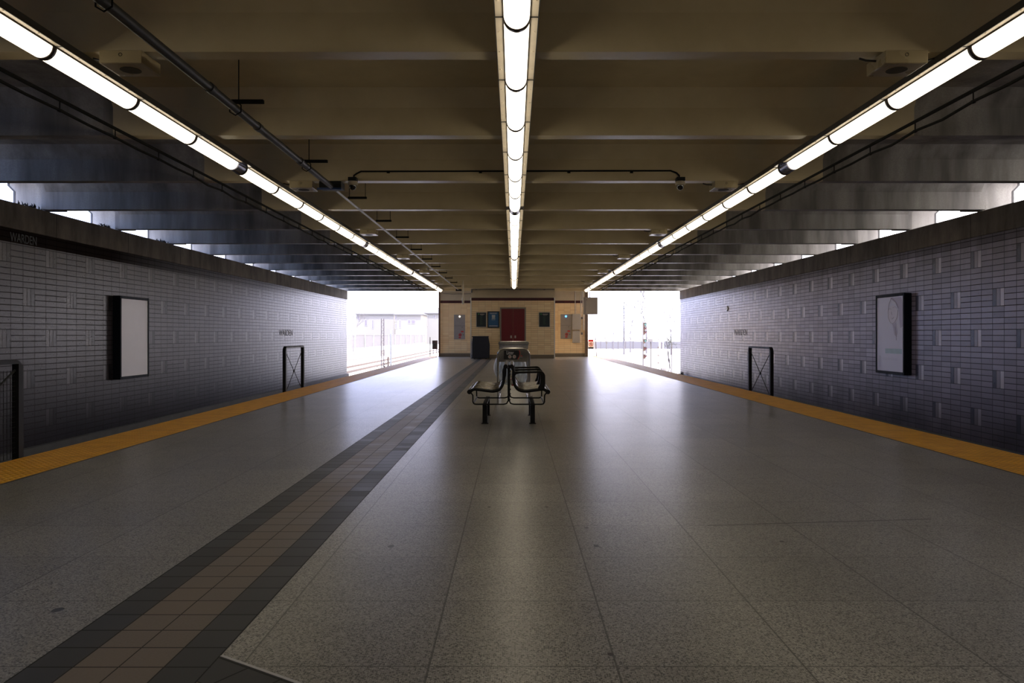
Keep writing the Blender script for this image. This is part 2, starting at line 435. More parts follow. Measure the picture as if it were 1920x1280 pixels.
# ------------------------------------------------------------------ platform
YB, YE = -12.0, 38.6
XL0, XL1 = -4.32, -3.71      # left tactile strip outer / inner
XR1, XR0 = 3.92, 4.56
PA, PB = -1.585, -.985       # tile path
PC = (PA+PB)/2
def flat(polys, z=0.0):
    mb = MB()
    for p in polys: mb.add([(x, y, z) for x, y in p], [tuple(range(len(p)))])
    return mb
dv = Vector((.844, -.536)); nv = Vector((-.536, -.844))   # branch direction, and its lower side
c0 = Vector((PB, 2.55)); BW = .616
TX = 3.2
e0 = c0+dv*((TX-PB)/dv.x)
c1y = 2.55-BW/.844
e1 = Vector((TX, e0.y-BW/.844))
fl = flat([[(XL1, YB), (PA, YB), (PA, YE), (XL1, YE)],
           [(PB, 2.55), (TX, e0.y), (XR1, e0.y), (XR1, YE), (PB, YE)],
           [(PB, YB), (XR1, YB), (XR1, e0.y), (TX, e0.y), (TX, e1.y), (PB, c1y)]])
struct(fl.build('floor', M['terrazzo']), 'speckled grey terrazzo platform floor in square slabs')
tp = bpy.data.objects.new('floor_tile_path', flat([[(PA-PC, YB), (PB-PC, YB), (PB-PC, YE), (PA-PC, YE)]]).mesh('tile_path', M['path'])); C.objects.link(tp)
tp.location = (PC, 0, 0); struct(tp, 'strip of brown clay tiles between dark tile borders')
# branch of the tile path: local y along dv
ang = math.atan2(-dv.x, dv.y)
mid = c0+nv*(BW/2)
rot = Matrix.Rotation(-ang, 2)
br = [(PB, 2.55), (PB, c1y), (TX, e1.y), (TX, e0.y)]
loc = [rot @ (Vector(p)-mid) for p in br]
bo = bpy.data.objects.new('floor_tile_branch', flat([[tuple(p) for p in loc]]).mesh('tile_branch', M['path'])); C.objects.link(bo)
bo.location = (mid.x, mid.y, 0); bo.rotation_euler = (0, 0, ang); struct(bo, 'slanting branch of the brown and dark tile path')
es = MB(); a = c0+nv*.004; b = e0+nv*.004
es.add([(a.x, a.y, .0015), (b.x, b.y, .0015), (b.x-nv.x*.012, b.y-nv.y*.012, .0015), (a.x-nv.x*.012, a.y-nv.y*.012, .0015)], [(0, 1, 2, 3)])
es.add([(a.x, a.y, .0015), (b.x, b.y, .0015), (b.x, b.y, -.004), (a.x, a.y, -.004)], [(0, 1, 2, 3)])
struct(es.build('trim_1', M['pipeg']), 'thin metal edging strip between terrazzo and dark tiles')
for nm, a, b, l in (('tactile_strip', XL0, XL1, 'left yellow tactile warning strip on the platform edge'), ('tactile_strip', XR1, XR0, 'right yellow tactile warning strip on the platform edge')):
    ob = MB().box((a, YB, -.02), (b, YE, .002)).build(nm, M['tactile']); struct(ob, l)
for a, b, l in ((XL1-.0, XL1+.022, 'dark line inside left tactile strip'), (XR1-.022, XR1, 'dark line inside right tactile strip')):
    struct(MB().box((a, YB, -.005), (b, YE, .0012)).build('trim_2', M['flange']), l)
body = MB().box((XL0+.02, YB, -1.15), (XR0-.02, YE, -.022))
body.box((XL0+.3, YB, -.022), (XR0-.3, YE, -.006))
struct(body.build('platform_slab', M['concrete']), 'concrete platform slab above the tracks')

# track beds, rails
WX = 7.9; WT = .40; WE = 35.9
for s, l in ((-1, 'left'), (1, 'right')):
    e = XL0 if s < 0 else XR0
    struct(MB().box((e, YB, -1.3), (s*(WX+.02), YE, -1.15)).build('track_bed', M['bed']), 'dark %s track bed below the platform' % l)
    for k in (0, 1):
        X = e+s*(1.0+1.5*k)
        mb = MB(); mb.box((X-.035, YB, -1.0), (X+.035, 75, -.96)); mb.box((X-.008, YB, -1.10), (X+.008, 75, -1.0)); mb.box((X-.07, YB, -1.15), (X+.07, 75, -1.10))
        tag(mb.build('rail', M['rust']), 'running rail of the %s track, %s' % (l, 'nearer the platform' if k == 0 else 'nearer the brick wall'), 'rail', 'running rails')

# ------------------------------------------------------------------ side walls
for s, l in ((-1, 'left'), (1, 'right')):
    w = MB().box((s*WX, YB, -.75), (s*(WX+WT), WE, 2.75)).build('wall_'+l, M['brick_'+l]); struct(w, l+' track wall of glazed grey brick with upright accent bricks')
    cp = MB().box((s*(WX-.03), YB, 2.75), (s*(WX+WT+.03), WE+.02, 3.165)).build('coping', M['coping'], w, bevel=.012)
    lab(cp, 'weathered concrete coping beam')
    bs = MB().box((s*(WX-.10), YB, -1.15), (s*(WX+WT), WE, -.75)).build('wall_base', M['base'], w); lab(bs, 'dark concrete footing')
struct(MB().box((-8.4, YB-.3, -1.15), (8.4, YB, 3.64)).build('wall_rear', M['concrete']))

# ------------------------------------------------------------------ ceiling
ZS, ZC = 3.17, 3.64     # soffit of ribs, underside of slab
struct(MB().box((-8.56, YB, ZC), (8.56, 36.5, ZC+.15)).box((-3.68, 36.5, ZC), (3.55, 44, ZC+.15)).box((-6, 36.5, ZC), (5.5, 39.2, ZC+.15)).build('ceiling', M['ceil']), 'painted concrete roof slab between ribs, with added unseen rear extensions')  # rear extensions added out of view to keep sun off the brick wings
def rib():
    mb = MB(); w = .08
    out = lambda X0, X1, y0, y1: mb.prism([(X0, ZS), (X1, ZS), (X1, 3.50), (X1+.10*(1 if X1 > X0 else -1), 3.60), (X1+.10*(1 if X1 > X0 else -1), ZC), (X0, ZC)], 'y', y0, y1)
    # main stem
    mb.prism([(-7.88, ZS), (7.88, ZS), (7.88, 3.50), (7.98, 3.60), (7.98, ZC), (-7.98, ZC), (-7.98, 3.60), (-7.88, 3.50)], 'y', -w, w)
    # flare to slab
    for s in (-1, 1):
        mb.prism([(s*w, 3.46), (s*(w+.11), ZC), (s*w*.5, ZC), (s*w*.5, 3.46)], 'x', -7.8, 7.8)
    for s in (-1, 1):
        out(s*7.6, s*8.42, w+.01, .19)
    mb.cur = 1
    for s in (-1, 1):
        for xe, y in ((7.88, w-.004), (8.42, w+.004)):
            mb.prism([(s*(xe+.002), ZS), (s*(xe+.034), ZS), (s*(xe+.034), 3.50), (s*(xe+.134), 3.60), (s*(xe+.134), ZC), (s*(xe+.10), ZC), (s*(xe+.10), 3.60), (s*(xe+.002), 3.50)], 'y', y, y+.07)
    return mb
rm = rib().mesh('ceiling_rib', [M['ceil'], M['flange']])
BY0, BP = 5.68, 2.346
for k in range(-7, 14):
    o = bpy.data.objects.new('ceiling_rib', rm); C.objects.link(o); o.location = (0, BY0+BP*k, 0)
    struct(o)
    if k >= 0: o['label'] = 'concrete ceiling rib, %s from the camera' % (ORD[k])
    o['group'] = 'concrete ceiling ribs'

# ------------------------------------------------------------------ light rows
ZP = 3.12; RX = .0825; RZ = .088; HW = .1375
def make_light(L, first=False):
    root = thing('ceiling_light', 'x', 'ceiling light', (0, 0, ZP), 'tubular ceiling lights in three rows')
    pl = MB(); pl.box((-HW, .006, 0), (HW, L-.006, .008))
    for s in (-1, 1):
        for q in (.2, .5, .8): pl.disc((s*.118, L*q, 0.0), .006, 'z', .004, 8)
    pl.build('housing_plate', M['plate'], root)
    fg = MB()
    for s in (-1, 1): fg.box((s*HW, 0, -.006), (s*(HW+.006), L, .046))
    fg.box((-.06, 0, .009), (.06, L, .045))
    fg.box((-HW, -.003, -.003), (-RX, .006, .008)); fg.box((HW, -.003, -.003), (RX, .006, .008))
    fg.build('side_flange', M['flange'], root)
    n = 20
    prof = [(RX*math.cos(PI+PI*i/n), RZ*math.sin(PI+PI*i/n)) for i in range(n+1)]
    df = MB(); vs = []; fs = []
    ys = [.014, .03, L-.03, L-.014]; sc_ = [.90, 1, 1, .90]
    for y, k in zip(ys, sc_): vs += [(x*k, y, z*k-.002) for x, z in prof]
    m = n+1
    for i in range(3):
        for j in range(n): fs.append((i*m+j, i*m+j+1, (i+1)*m+j+1, (i+1)*m+j))
    df.add(vs, fs, True)
    df.add(vs[:m], [tuple(range(m))]); df.add(vs[3*m:], [tuple(range(m))])
    df.build('diffuser', M['lamp'], root)
    rg = MB()
    def ringband(y0, y1, r=1.07):
        vs = []; fs = []
        for y in (y0, y1):
            for x, z in prof: vs.append((x*r, y, z*r))
            for x, z in prof: vs.append((x*.80, y, z*.80))
        for j in range(n):
            fs.append((j, j+1, 2*m+j+1, 2*m+j)); fs.append((m+j, m+j+1, 3*m+j+1, 3*m+j))
            fs.append((j, j+1, m+j+1, m+j)); fs.append((2*m+j, 2*m+j+1, 3*m+j+1, 3*m+j))
        rg.add(vs, fs, True)
    ringband(-.018, .020)
    rg.build('end_ring', M['ring'], root)
    sd = MB()
    for s in (-1, 1): sd.box((s*(RX+.001), .012, -.010), (s*(RX+.005), L-.012, 0))
    sd.build('lens_edge', M['ring'], root)
    return root
def make_coupler(L):
    mb = MB(); n = 20; vs = []; fs = []
    prof = [(RX*1.02*math.cos(PI+PI*i/n), RZ*1.02*math.sin(PI+PI*i/n)) for i in range(n+1)]; m = n+1
    for y in (.0, L): vs += [(x, y, z) for x, z in prof]
    for j in range(n): fs.append((j, j+1, m+j+1, m+j))
    fs2 = [tuple(range(m)), tuple(range(m, 2*m))]
    mb.add(vs, fs, True); mb.add(vs, fs2)
    mb.box((-HW, 0, .0), (HW, L, .012)); mb.box((-HW-.006, 0, .0), (-HW, L, .046)); mb.box((HW+.006, 0, .0), (HW, L, .046))
    return mb.mesh('light_coupler', M['band'])
LN = make_light(1.20); LF = make_light(1.225)
cpl = make_coupler(.27)
used = {id(LN): False, id(LF): False}
def row(X, coup, end, start, which, slope=0):
    segs = []
    y = coup[0]-.135
    while y-1.20 > start: y -= 1.20; segs.append((y, 0))
    segs.reverse()
    for i, c in enumerate(coup):
        ys = c+.135
        nxt = coup[i+1]-.135 if i+1 < len(coup) else end
        n = max(1, round((nxt-ys)/1.225)); p = (nxt-ys)/n
        for k in range(n): segs.append((ys+k*p, 1))
    vis = 0
    for y, f in segs:
        proto = LF if f else LN
        if not used[id(proto)]: o = proto; used[id(proto)] = True; o.location = (X, y, ZP)
        else: o = copy_tree(proto, loc=(X, y, ZP))
        if y+1.2 > 4.3:
            o['label'] = 'glowing tubular ceiling light in the %s row, %s from the camera' % (which, ORD[vis]); vis += 1
        else: o['label'] = 'glowing tubular ceiling light of the %s row, above or behind the camera' % which
    for i, c in enumerate(coup):
        q = bpy.data.objects.new('light_coupler', cpl); C.objects.link(q); q.location = (X, c-.135, ZP)
        tag(q, 'dark metal coupler in the %s row of ceiling lights, %s from the camera' % (which, ORD[i]), 'coupler', 'dark couplers between ceiling lights')
row(-3.33, [9.1, 16.8, 24.5, 32.1], 34.4, -5.5, 'left')
row(.02, [12.2, 19.8, 27.4], 32.1, -5.5, 'middle')
row(3.31, [9.1, 16.8, 24.5, 32.1], 34.4, -5.5, 'right')

# ------------------------------------------------------------------ speaker boxes
def make_speaker():
    r = thing('speaker_box', 'x', 'speaker', (0, 0, ZS), 'beige ceiling speaker boxes')
    MB().box((-.155, -.15, -.105), (.155, .15, -.012)).build('enclosure', M['box'], r, bevel=.004)
    MB().box((-.148, -.143, -.107), (.148, .143, -.104)).build('bottom_cover', M['box'], r)
    MB().disc((0, .0, -.107), .075, 'z', .003, 24).build('grille', M['grille'], r)
    g = MB(); n = 16
    g.tube([(.012*math.cos(2*PI*k/n), -.151, -.045+.012*math.sin(2*PI*k/n)) for k in range(n+1)], .002, 6)
    g.build('lock', M['grille'], r)
    MB().box((-.05, -.05, -.013), (.05, .05, 0)).build('mounting_plate', M['flange'], r)
    return r
sp = make_speaker(); fs_ = True
for side, nm in ((-1, 'left'), (1, 'right')):
    for i in range(6):
        k = 2*i; loc = (side*2.87, BY0+BP*k, ZS)
        if fs_: o = sp; o.location = loc; fs_ = False
        else: o = copy_tree(sp, loc=loc)
        o['label'] = 'beige box speaker under the ceiling beside the %s light row, %s from the camera' % (nm, ORD[i])
        # short flexible feed to the light row
        t_ = MB().tube([(side*3.025, loc[1], ZS-.04), (side*3.10, loc[1], ZS-.035), (side*3.15, loc[1], ZS-.02)], .008, 6)
        ob = t_.build('feed_conduit', M['pipe'], o, origin=loc)

# ------------------------------------------------------------------ long conduits
px_ = -2.46; pz = H+2.00
main = MB().tube([(px_, -6, pz), (px_, 10.2, pz)], .036, 12)
for y in (1.5, 3.7, 6.15, 7.3, 8.75): main.tube([(px_, y-.04, pz), (px_, y+.04, pz)], .043, 12)
cr = thing('sprinkler_pipe', 'long dark ceiling pipe left of the middle lights ending in a black box', 'pipe', (px_, 6, pz))
main.build('pipe_run', M['pipe'], cr, origin=(px_, 6, pz))
cl = MB()
for y in (2.4, 4.55, 6.7, 9.0):
    cl.tube([(px_, y, pz+.07), (px_-.05, y, pz+.03), (px_-.05, y, pz-.03), (px_, y, pz-.06), (px_+.05, y, pz-.03), (px_+.05, y, pz+.03), (px_, y, pz+.07)], .006, 6)
cl.build('pipe_clip', M['rod'], cr, origin=(px_, 6, pz))
jb = thing('junction_box', 'black junction box where the ceiling pipe narrows, below third rib', 'junction box', (px_, 10.35, ZS-.05))
MB().box((px_-.18, 10.28, ZS-.10), (px_+.12, 10.5, ZS-.004)).build('enclosure', M['black'], jb, origin=(px_, 10.35, ZS-.05), bevel=.006)
MB().box((px_-.2, 10.25, ZS-.125), (px_+.13, 10.29, ZS-.10)).build('bracket', simple('blue_bracket', (.03, .07, .22), .5), jb, origin=(px_, 10.35, ZS-.05))
thin = MB().tube([(px_, 10.5, pz), (px_, 33.6, pz)], .017, 8)
for y in range(12, 33, 3): thin.tube([(px_, y-.03, pz), (px_, y+.03, pz)], .024, 8)
tag(thin.build('thin_conduit', M['pipeg'], None, (px_, 20, pz)), 'thin grey conduit running from the black junction box to the far wall', 'conduit')
tb = MB().box((-2.56, 33.5, 3.02), (-2.30, 33.62, 3.10)).build('terminal_box', M['black'], None, (-2.43, 33.56, 3.05)); tag(tb, 'small black terminal box at the far end of the thin conduit', 'junction box')
# hangers
def hanger(two=True):
    r = thing('pipe_hanger', 'x', 'hanger', (0, 0, 0), 'rod hangers along the ceiling pipe')
    MB().box((-.06, -.02, 3.125), (.22, .02, 3.155)).build('strut', M['rod'], r)
    MB().tube([(.20 if two else 0.0, 0, 3.14), (.20 if two else 0.0, 0, ZC)], .005, 6).build('rod', M['rod'], r)
    if two: MB().tube([(-.04, 0, 3.14), (-.04, 0, ZC)], .005, 6).build('rod', M['rod'], r)
    return r
h1 = hanger(False); h1.location = (px_+.03, 6.7, 0); h1['label'] = 'rod hanger on the ceiling pipe, nearest visible one'
h2 = copy_tree(h1, loc=(px_+.03, 9.0, 0)); h2['label'] = 'rod hanger on the ceiling pipe, just before the black junction box'
hp = None
for i in range(10):
    y = 11.4+2.3*i
    if y > 33: break
    if hp is None: hp = hanger(True); o = hp; o.location = (px_+.03, y, 0)
    else: o = copy_tree(hp, loc=(px_+.03, y, 0))
    o['label'] = 'U-shaped rod hanger over the thin conduit, %s beyond the junction box' % (ORD[i] if i else 'first')
# twin cables outboard of the light rows
for s, X, nm, ph in ((-1, -4.0, 'left', .45), (1, 3.9, 'right', .2)):
    r = thing('twin_cable', 'pair of black cables hung under the ceiling outside the %s light row' % nm, 'cable', (X, 15, 3.1))
    yy = -4+ph; ups = []; los = []; dr = MB()
    while yy < 34.2:
        ups.append(yy)
        los += [(X, yy, 3.06), (X, yy+.46, 3.052 if int(yy*7) % 3 else 3.035)]
        yy += .93
    MB().tube([(X, -4, 3.15), (X, 35, 3.15)], .017, 8).build('upper_cable', M['rod'], r, origin=(X, 15, 3.1))
    MB().tube(los, .013, 6).build('lower_cable', M['rod'], r, origin=(X, 15, 3.1))
    dm = MB().tube([(0, 0, .05), (0, 0, -.045)], .006, 6).box((-.012, -.02, -.055), (.012, .02, -.03)).mesh('dropper', M['rod'])
    for yy in ups:
        d_ = bpy.data.objects.new('dropper', dm); C.objects.link(d_); d_.parent = r; d_.location = (0, yy-15, 0)

# ------------------------------------------------------------------ dome cameras with conduit on the third rib
YR = BY0+2*BP-.08
def dome_cam(X, label):
    r = thing('dome_camera', label, 'camera', (X, YR-.06, ZS), 'dome security cameras')
    o = (X, YR-.06, ZS)
    MB().box((X-.055, YR-.12, ZS-.02), (X+.055, YR, ZS+.03)).build('mount', M['black'], r, origin=o, bevel=.004)
    MB().lathe((X, YR-.06, ZS), [(.0, -.02), (.06, -.02), (.068, -.045), (.066, -.066), (.05, -.075), (0, -.075)]).build('housing', M['cream'], r, origin=o)
    MB().lathe((X, YR-.06, ZS), [(.046, -.072), (.045, -.095), (.036, -.12), (.02, -.135), (0, -.138)]).build('dome', M['dome'], r, origin=o)
    return r
XC1, XC2 = -2.17, 2.25
dome_cam(XC1, 'dome security camera under the third rib, left of the middle lights')
dome_cam(XC2, 'dome security camera under the third rib, right of the middle lights')
zc = H+2.215; yc = YR-.014
pth = [(XC1, yc, ZS+.02), (XC1+.005, yc, ZS+.07), (XC1+.04, yc, zc-.03), (XC1+.10, yc, zc), (0, yc, zc+.005), (XC2-.12, yc, zc+.01), (XC2-.04, yc, zc-.02), (XC2-.005, yc, ZS+.07), (XC2, yc, ZS+.02)]
cv = thing('camera_conduit', 'thin black conduit across the third rib joining both dome cameras', 'conduit', (0, yc, zc))
MB().tube(pth, .011, 8).build('conduit_run', M['rod'], cv, origin=(0, yc, zc))
cc = MB()
for x in (-1.7, -.45, .75, 1.6): cc.box((x-.02, yc-.004, zc-.022), (x+.02, yc+.012, zc+.012))
cc.build('conduit_clip', M['rod'], cv, origin=(0, yc, zc))

# ------------------------------------------------------------------ wall poster cases
def poster_case(s, y0, y1, z0, z1, label, name):
    X = s*WX; D = .15; fr = .055
    r = thing(name, label, 'poster case', (X, (y0+y1)/2, z0)); o = tuple(r.location)
    xf = s*(WX-D)
    f = MB()
    f.box((X, y0-fr, z0-fr), (xf, y0, z1+fr)); f.box((X, y1, z0-fr), (xf, y1+fr, z1+fr))
    f.box((X, y0, z1), (xf, y1, z1+fr)); f.box((X, y0, z0-fr), (xf, y1, z0))
    f.build('frame', M['mullion'], r, origin=o, bevel=.008)
    # bevelled cheeks sloping back to the wall
    MB().prism([(s*(WX-.02), y0-fr), (xf+s*.015, y0-fr), (s*WX, y0-fr-.004), (s*WX, y0-fr)], 'z', z0-fr+.01, z1+fr-.01).build('cheek', M['mullion'], r, origin=o)
    MB().prism([(s*(WX-.02), y1+fr), (xf+s*.015, y1+fr), (s*WX, y1+fr+.28), (s*WX, y1+fr)], 'z', z0-fr+.01, z1+fr-.01).build('cheek', M['mullion'], r, origin=o)
    return r, xf+s*.012
r, xf = poster_case(-1, 14.99, 16.07, .25, 1.80, 'tall black poster case on the left brick wall holding a blank pale sheet', 'poster_case')
o = tuple(r.location)
MB().box((xf, 14.99, .25), (xf-.02, 16.07, 1.80)).build('poster_sheet', M['screen'], r, origin=o)
r, xf = poster_case(1, 15.10, 16.18, .33, 1.86, 'tall black poster case on the right brick wall with a faded drawing of a face', 'poster_case')
o = tuple(r.location)
sheet = MB().box((xf, 15.10, .33), (xf+.02, 16.18, 1.86)).build('poster_sheet', M['poster_bg'], r, origin=o)
# faded picture; u: 0 = far (image left) .. 1 = near, v: 0 bottom .. 1 top
def uv(u, v, k=0): return (xf-.001-.0006*k, 16.18-1.08*u, .33+1.53*v)
def patch(pts, mat, nm, k=1):
    mb = MB(); q = [uv(u, v, k) for u, v in pts]; n = len(q)
    q2 = [(x+.0008, y, z) for x, y, z in q]
    mb.add(q+q2, [tuple(range(n)), tuple(reversed(range(n, 2*n)))]+[(i, (i+1) % n, n+(i+1) % n, n+i) for i in range(n)])
    return mb.build(nm, mat, sheet, origin=o)
oval = [(.62+.20*math.cos(a*PI/12), .76+.125*math.sin(a*PI/12)) for a in range(24)]
patch([(.50, .985), (.93, .985), (.99, .9), (.99, .60), (.90, .58), (.86, .70), (.84, .82), (.70, .92), (.55, .97)], M['hair'], 'printed_hair')
patch(oval, M['face'], 'printed_face', 2)
patch([(.60, .64), (.74, .66), (.80, .52), (.76, .46), (.68, .49)], M['hair'], 'printed_neck', 1)
patch([(.33, .24), (.96, .24), (.96, .305), (.33, .305)], M['teal'], 'printed_banner', 1)
ln_ = MB()
def stroke(pts, rr=.0032): ln_.tube([uv(u, v, 3) for u, v in pts], rr, 5)
stroke([(.56, .985), (.47, .90), (.44, .80), (.45, .72), (.52, .66), (.60, .635), (.70, .66), (.78, .72), (.82, .82)])
stroke([(.47, .83), (.51, .845), (.56, .83)]); stroke([(.62, .85), (.70, .865), (.77, .845)])
stroke([(.58, .80), (.565, .77), (.60, .762)]); stroke([(.55, .72), (.60, .70), (.66, .725)])
stroke([(.70, .60), (.74, .50), (.75, .42)])
stroke([(.58, .98), (.72, .93), (.83, .84)])
for v_ in (.175, .155): stroke([(.22, v_), (.80, v_)], .0015)
stroke([(.08, .05), (.08, .20), (.14, .20), (.14, .05)], .002)
ln_.build('printed_lines', M['lineart'], sheet, origin=o)

# ------------------------------------------------------------------ station name lettering, wall lamp
def wall_text(s, yc_, z, h, width, mat, label):
    me = text_mesh('WARDEN', 1.0, mat, 'lettering')
    xs = [v.co.x for v in me.vertices]; zs = [v.co.y for v in me.vertices]
    kx = width/(max(xs)-min(xs)); kz = h/(max(zs)-min(zs)); mx = (max(xs)+min(xs))/2; mz = (max(zs)+min(zs))/2
    for v in me.vertices:
        x, yv, ex = v.co
        # reads left to right seen from the platform
        v.co = Vector((-s*(.003 if ex > 0 else -.001), -s*(x-mx)*kx, (yv-mz)*kz))
    ob = bpy.data.objects.new('station_name', me); C.objects.link(ob); ob.location = (s*WX, yc_, z)
    tag(ob, label, 'lettering'); return ob
wall_text(-1, 26.3, 1.15, .20, 1.55, M['letters'], 'dark name lettering in the left brick wall beyond the poster case')
wall_text(1, 26.4, 1.17, .20, 1.55, M['letters'], 'dark name lettering in the right brick wall below the round lamp')
wall_text(-1, 12.22, 2.625, .14, .66, M['frletters'], 'faint name lettering in the dark band under the left coping')
wl = thing('wall_lamp', 'small white round lamp high on the right brick wall', 'lamp', (WX, 28.0, 2.05))
o = tuple(wl.location)
MB().disc((WX, 28.0, 2.05), .10, 'x', .012, 20).build('base', M['white'], wl, origin=o)
MB().disc((WX-.012, 28.0, 2.05), .088, 'x', .018, 20).build('lens', M['white'], wl, origin=o)

# ------------------------------------------------------------------ platform edge gates
def gate(X, y0, y1, label, mesh_panel=False, top=.86):
    r = thing('edge_barrier', label, 'barrier', (X, (y0+y1)/2, 0)); o = tuple(r.location)
    rr = .10; t = .032
    out = [(y0, -.35), (y0, top-rr)]+[(a, b) for a, b in arc(y0+rr, top-rr, rr, 180, 90)]+[(a, b) for a, b in arc(y1-rr, top-rr, rr, 90, 0)]+[(y1, -.35)]
    fr = MB()
    vs = []; n = len(out); half = .03
    # flat bar frame swept along outline: outer/inner offsets
    inn = [(min(max(a_, y0+.065), y1-.065), min(b_, top-.035)) for a_, b_ in out]
    for xo in (-half, half):
        vs += [(X+xo, a, b) for a, b in out]; vs += [(X+xo, a, b) for a, b in inn]
    fs = []
    for i in range(n-1):
        fs += [(i, i+1, n+i+1, n+i), (2*n+i, 2*n+i+1, 3*n+i+1, 3*n+i), (i, i+1, 2*n+i+1, 2*n+i), (n+i, n+i+1, 3*n+i+1, 3*n+i)]
    fr.add(vs, fs); fr.build('frame', M['black'], r, origin=o)
    ya, yb, za, zb = y0+.07, y1-.07, .10, top-.09
    zb0 = -.05
    if not mesh_panel:
        MB().tube([(X, ya, zb0), (X, yb, zb)], .007, 6).build('brace', M['black'], r, origin=o)
        MB().tube([(X, ya, zb), (X, yb, zb0)], .007, 6).build('brace', M['black'], r, origin=o)
        MB().disc((X+.012, (ya+yb)/2, (zb+zb0)/2), .025, 'x', .024, 12).build('brace_hub', M['black'], r, origin=o)
    else:
        m = MB(); y = ya
        while y < yb: m.box((X-.002, y-.002, 0), (X+.002, y+.002, zb)); y += .045
        z = 0
        while z < zb: m.box((X-.002, ya, z-.002), (X+.002, yb, z+.002)); z += .045
        m.build('mesh_panel', M['black'], r, origin=o)
        MB().tube([(X, ya, .0), (X, yb, zb)], .010, 6).build('brace', M['black'], r, origin=o)
    MB().box((X-.04, y0, -.36), (X+.04, y1, -.30)).build('foot_rail', M['black'], r, origin=o)
    return r
gate(-4.375, 14.45, 15.75, 'black X-braced metal barrier at the left platform edge, beyond the poster case')
gate(4.62, 13.55, 14.85, 'black X-braced metal barrier at the right platform edge, left of the poster case')
gate(-4.375, 5.35, 6.72, 'black mesh-filled metal barrier at the left edge of the photo, nearest the camera', True)

# ------------------------------------------------------------------ bench
BY, BE, XB = 9.10, 10.48, -.059
B = thing('platform_bench', 'black metal back-to-back bench in the middle of the platform', 'bench', (XB, (BY+BE)/2, 0)); o = tuple(B.location)
prof = [(-.0365, .703), (-.058, .66), (-.0575, .595), (-.063, .527), (-.083, .470), (-.117, .430), (-.168, .4134), (-.225, .4134), (-.338, .4274), (-.42, .433), (-.471, .398)]
sp_ = smooth_path([(a, 0, b) for a, b in prof], 5)
for s, nm in ((1, 'left'), (-1, 'right')):
    st = lambda p, y, dz=0: (XB+s*p.x, y, p.z+dz)
    # straps
    mb = MB(); y = BY+.03
    while y < BE-.03:
        vs = []; m = len(sp_)
        for yy in (y, y+.036):
            for i, p in enumerate(sp_):
                vs.append(st(p, yy, .012))
            for i, p in enumerate(sp_):
                vs.append(st(p, yy, .006))
        fs = []
        for i in range(m-1):
            fs += [(i, i+1, 2*m+i+1, 2*m+i), (m+i, m+i+1, 3*m+i+1, 3*m+i), (i, i+1, m+i+1, m+i), (2*m+i, 2*m+i+1, 3*m+i+1, 3*m+i)]
        mb.add(vs, fs, True); y += .044
    lab(mb.build('seat', M['strap'], B, origin=o), 'bronze-toned strap seat and back, %s side' % nm)
    for yy in (BY, (BY+BE)/2, BE):
        MB().tube([st(p, yy, -.008) for p in sp_], .019, 10).build('seat_bracket', M['benchblack'], B, origin=o)
    MB().tube([(XB+s*-.471, BY-.02, .396), (XB+s*-.471, BE+.02, .396)], .028, 16).build('front_tube', M['benchblack'], B, origin=o)
    MB().tube([(XB+s*-.0365, BY-.02, .700), (XB+s*-.0365, BE+.02, .700)], .027, 16).build('back_tube', M['benchblack'], B, origin=o)
    for yy in (BY+.01, BY+.93):
        lp = [(-.455, .385), (-.432, .355), (-.430, .30), (-.430, .275), (-.418, .252), (-.395, .246), (-.06, .246), (-.025, .255), (-.006, .29), (-.004, .34)]
        MB().tube([(XB+s*a, yy, b) for a, b in lp], .0085, 8).build('underframe_loop', M['benchblack'], B, origin=o)
    MB().tube([(XB-s*.422, BY+.01, .262), (XB-s*.422, BY+.93, .262)], .008, 8).build('underframe_rod', M['benchblack'], B, origin=o)
    MB().box((XB-s*.265, BY+.02, .222), (XB-s*.315, BE-.12, .244)).build('leg_rail', M['benchblack'], B, origin=o)
    for yy in (BY+.10, BY+1.05):
        lg = MB().box((XB-s*.262, yy, 0), (XB-s*.318, yy+.06, .225)); lg.box((XB-s*.25, yy-.015, 0), (XB-s*.33, yy+.075, .008))
        lg.build('leg', M['benchblack'], B, origin=o)
for yy in (BY+.01, BY+.93):
    q = MB().tube([(XB, yy, .28), (XB, yy, .685)], .014, 10)
    q.tube([(XB-.03, yy, .70), (XB, yy, .655), (XB+.03, yy, .70)], .007, 6)
    for z in (.30, .36, .60, .645): q.tube([(XB-.003, yy-.0, z), (XB+.022, yy-.0, z)], .009, 8)
    q.build('centre_post', M['benchblack'], B, origin=o)
# armrests on the right seat
ao = [(.055, .640), (.34, .646)]+arc(.372, .582, .066, 88, 0, 8)+[(.439, .50), (.428, .425), (.350, .425)]
ai = [(.352, .445), (.372, .49), (.383, .55)]+arc(.352, .590, .031, 10, 90, 5)+[(.13, .617), (.09, .606), (.070, .575), (.060, .56)]
for yy in (BY+.0, (BY+BE)/2-.02, BE-.04):
    pts = [(XB+a, b) for a, b in ao]+[(XB+a, b) for a, b in ai]
    MB().prism(pts, 'y', yy-.02, yy+.03).build('armrest', M['benchblack'], B, origin=o, bevel=.004)

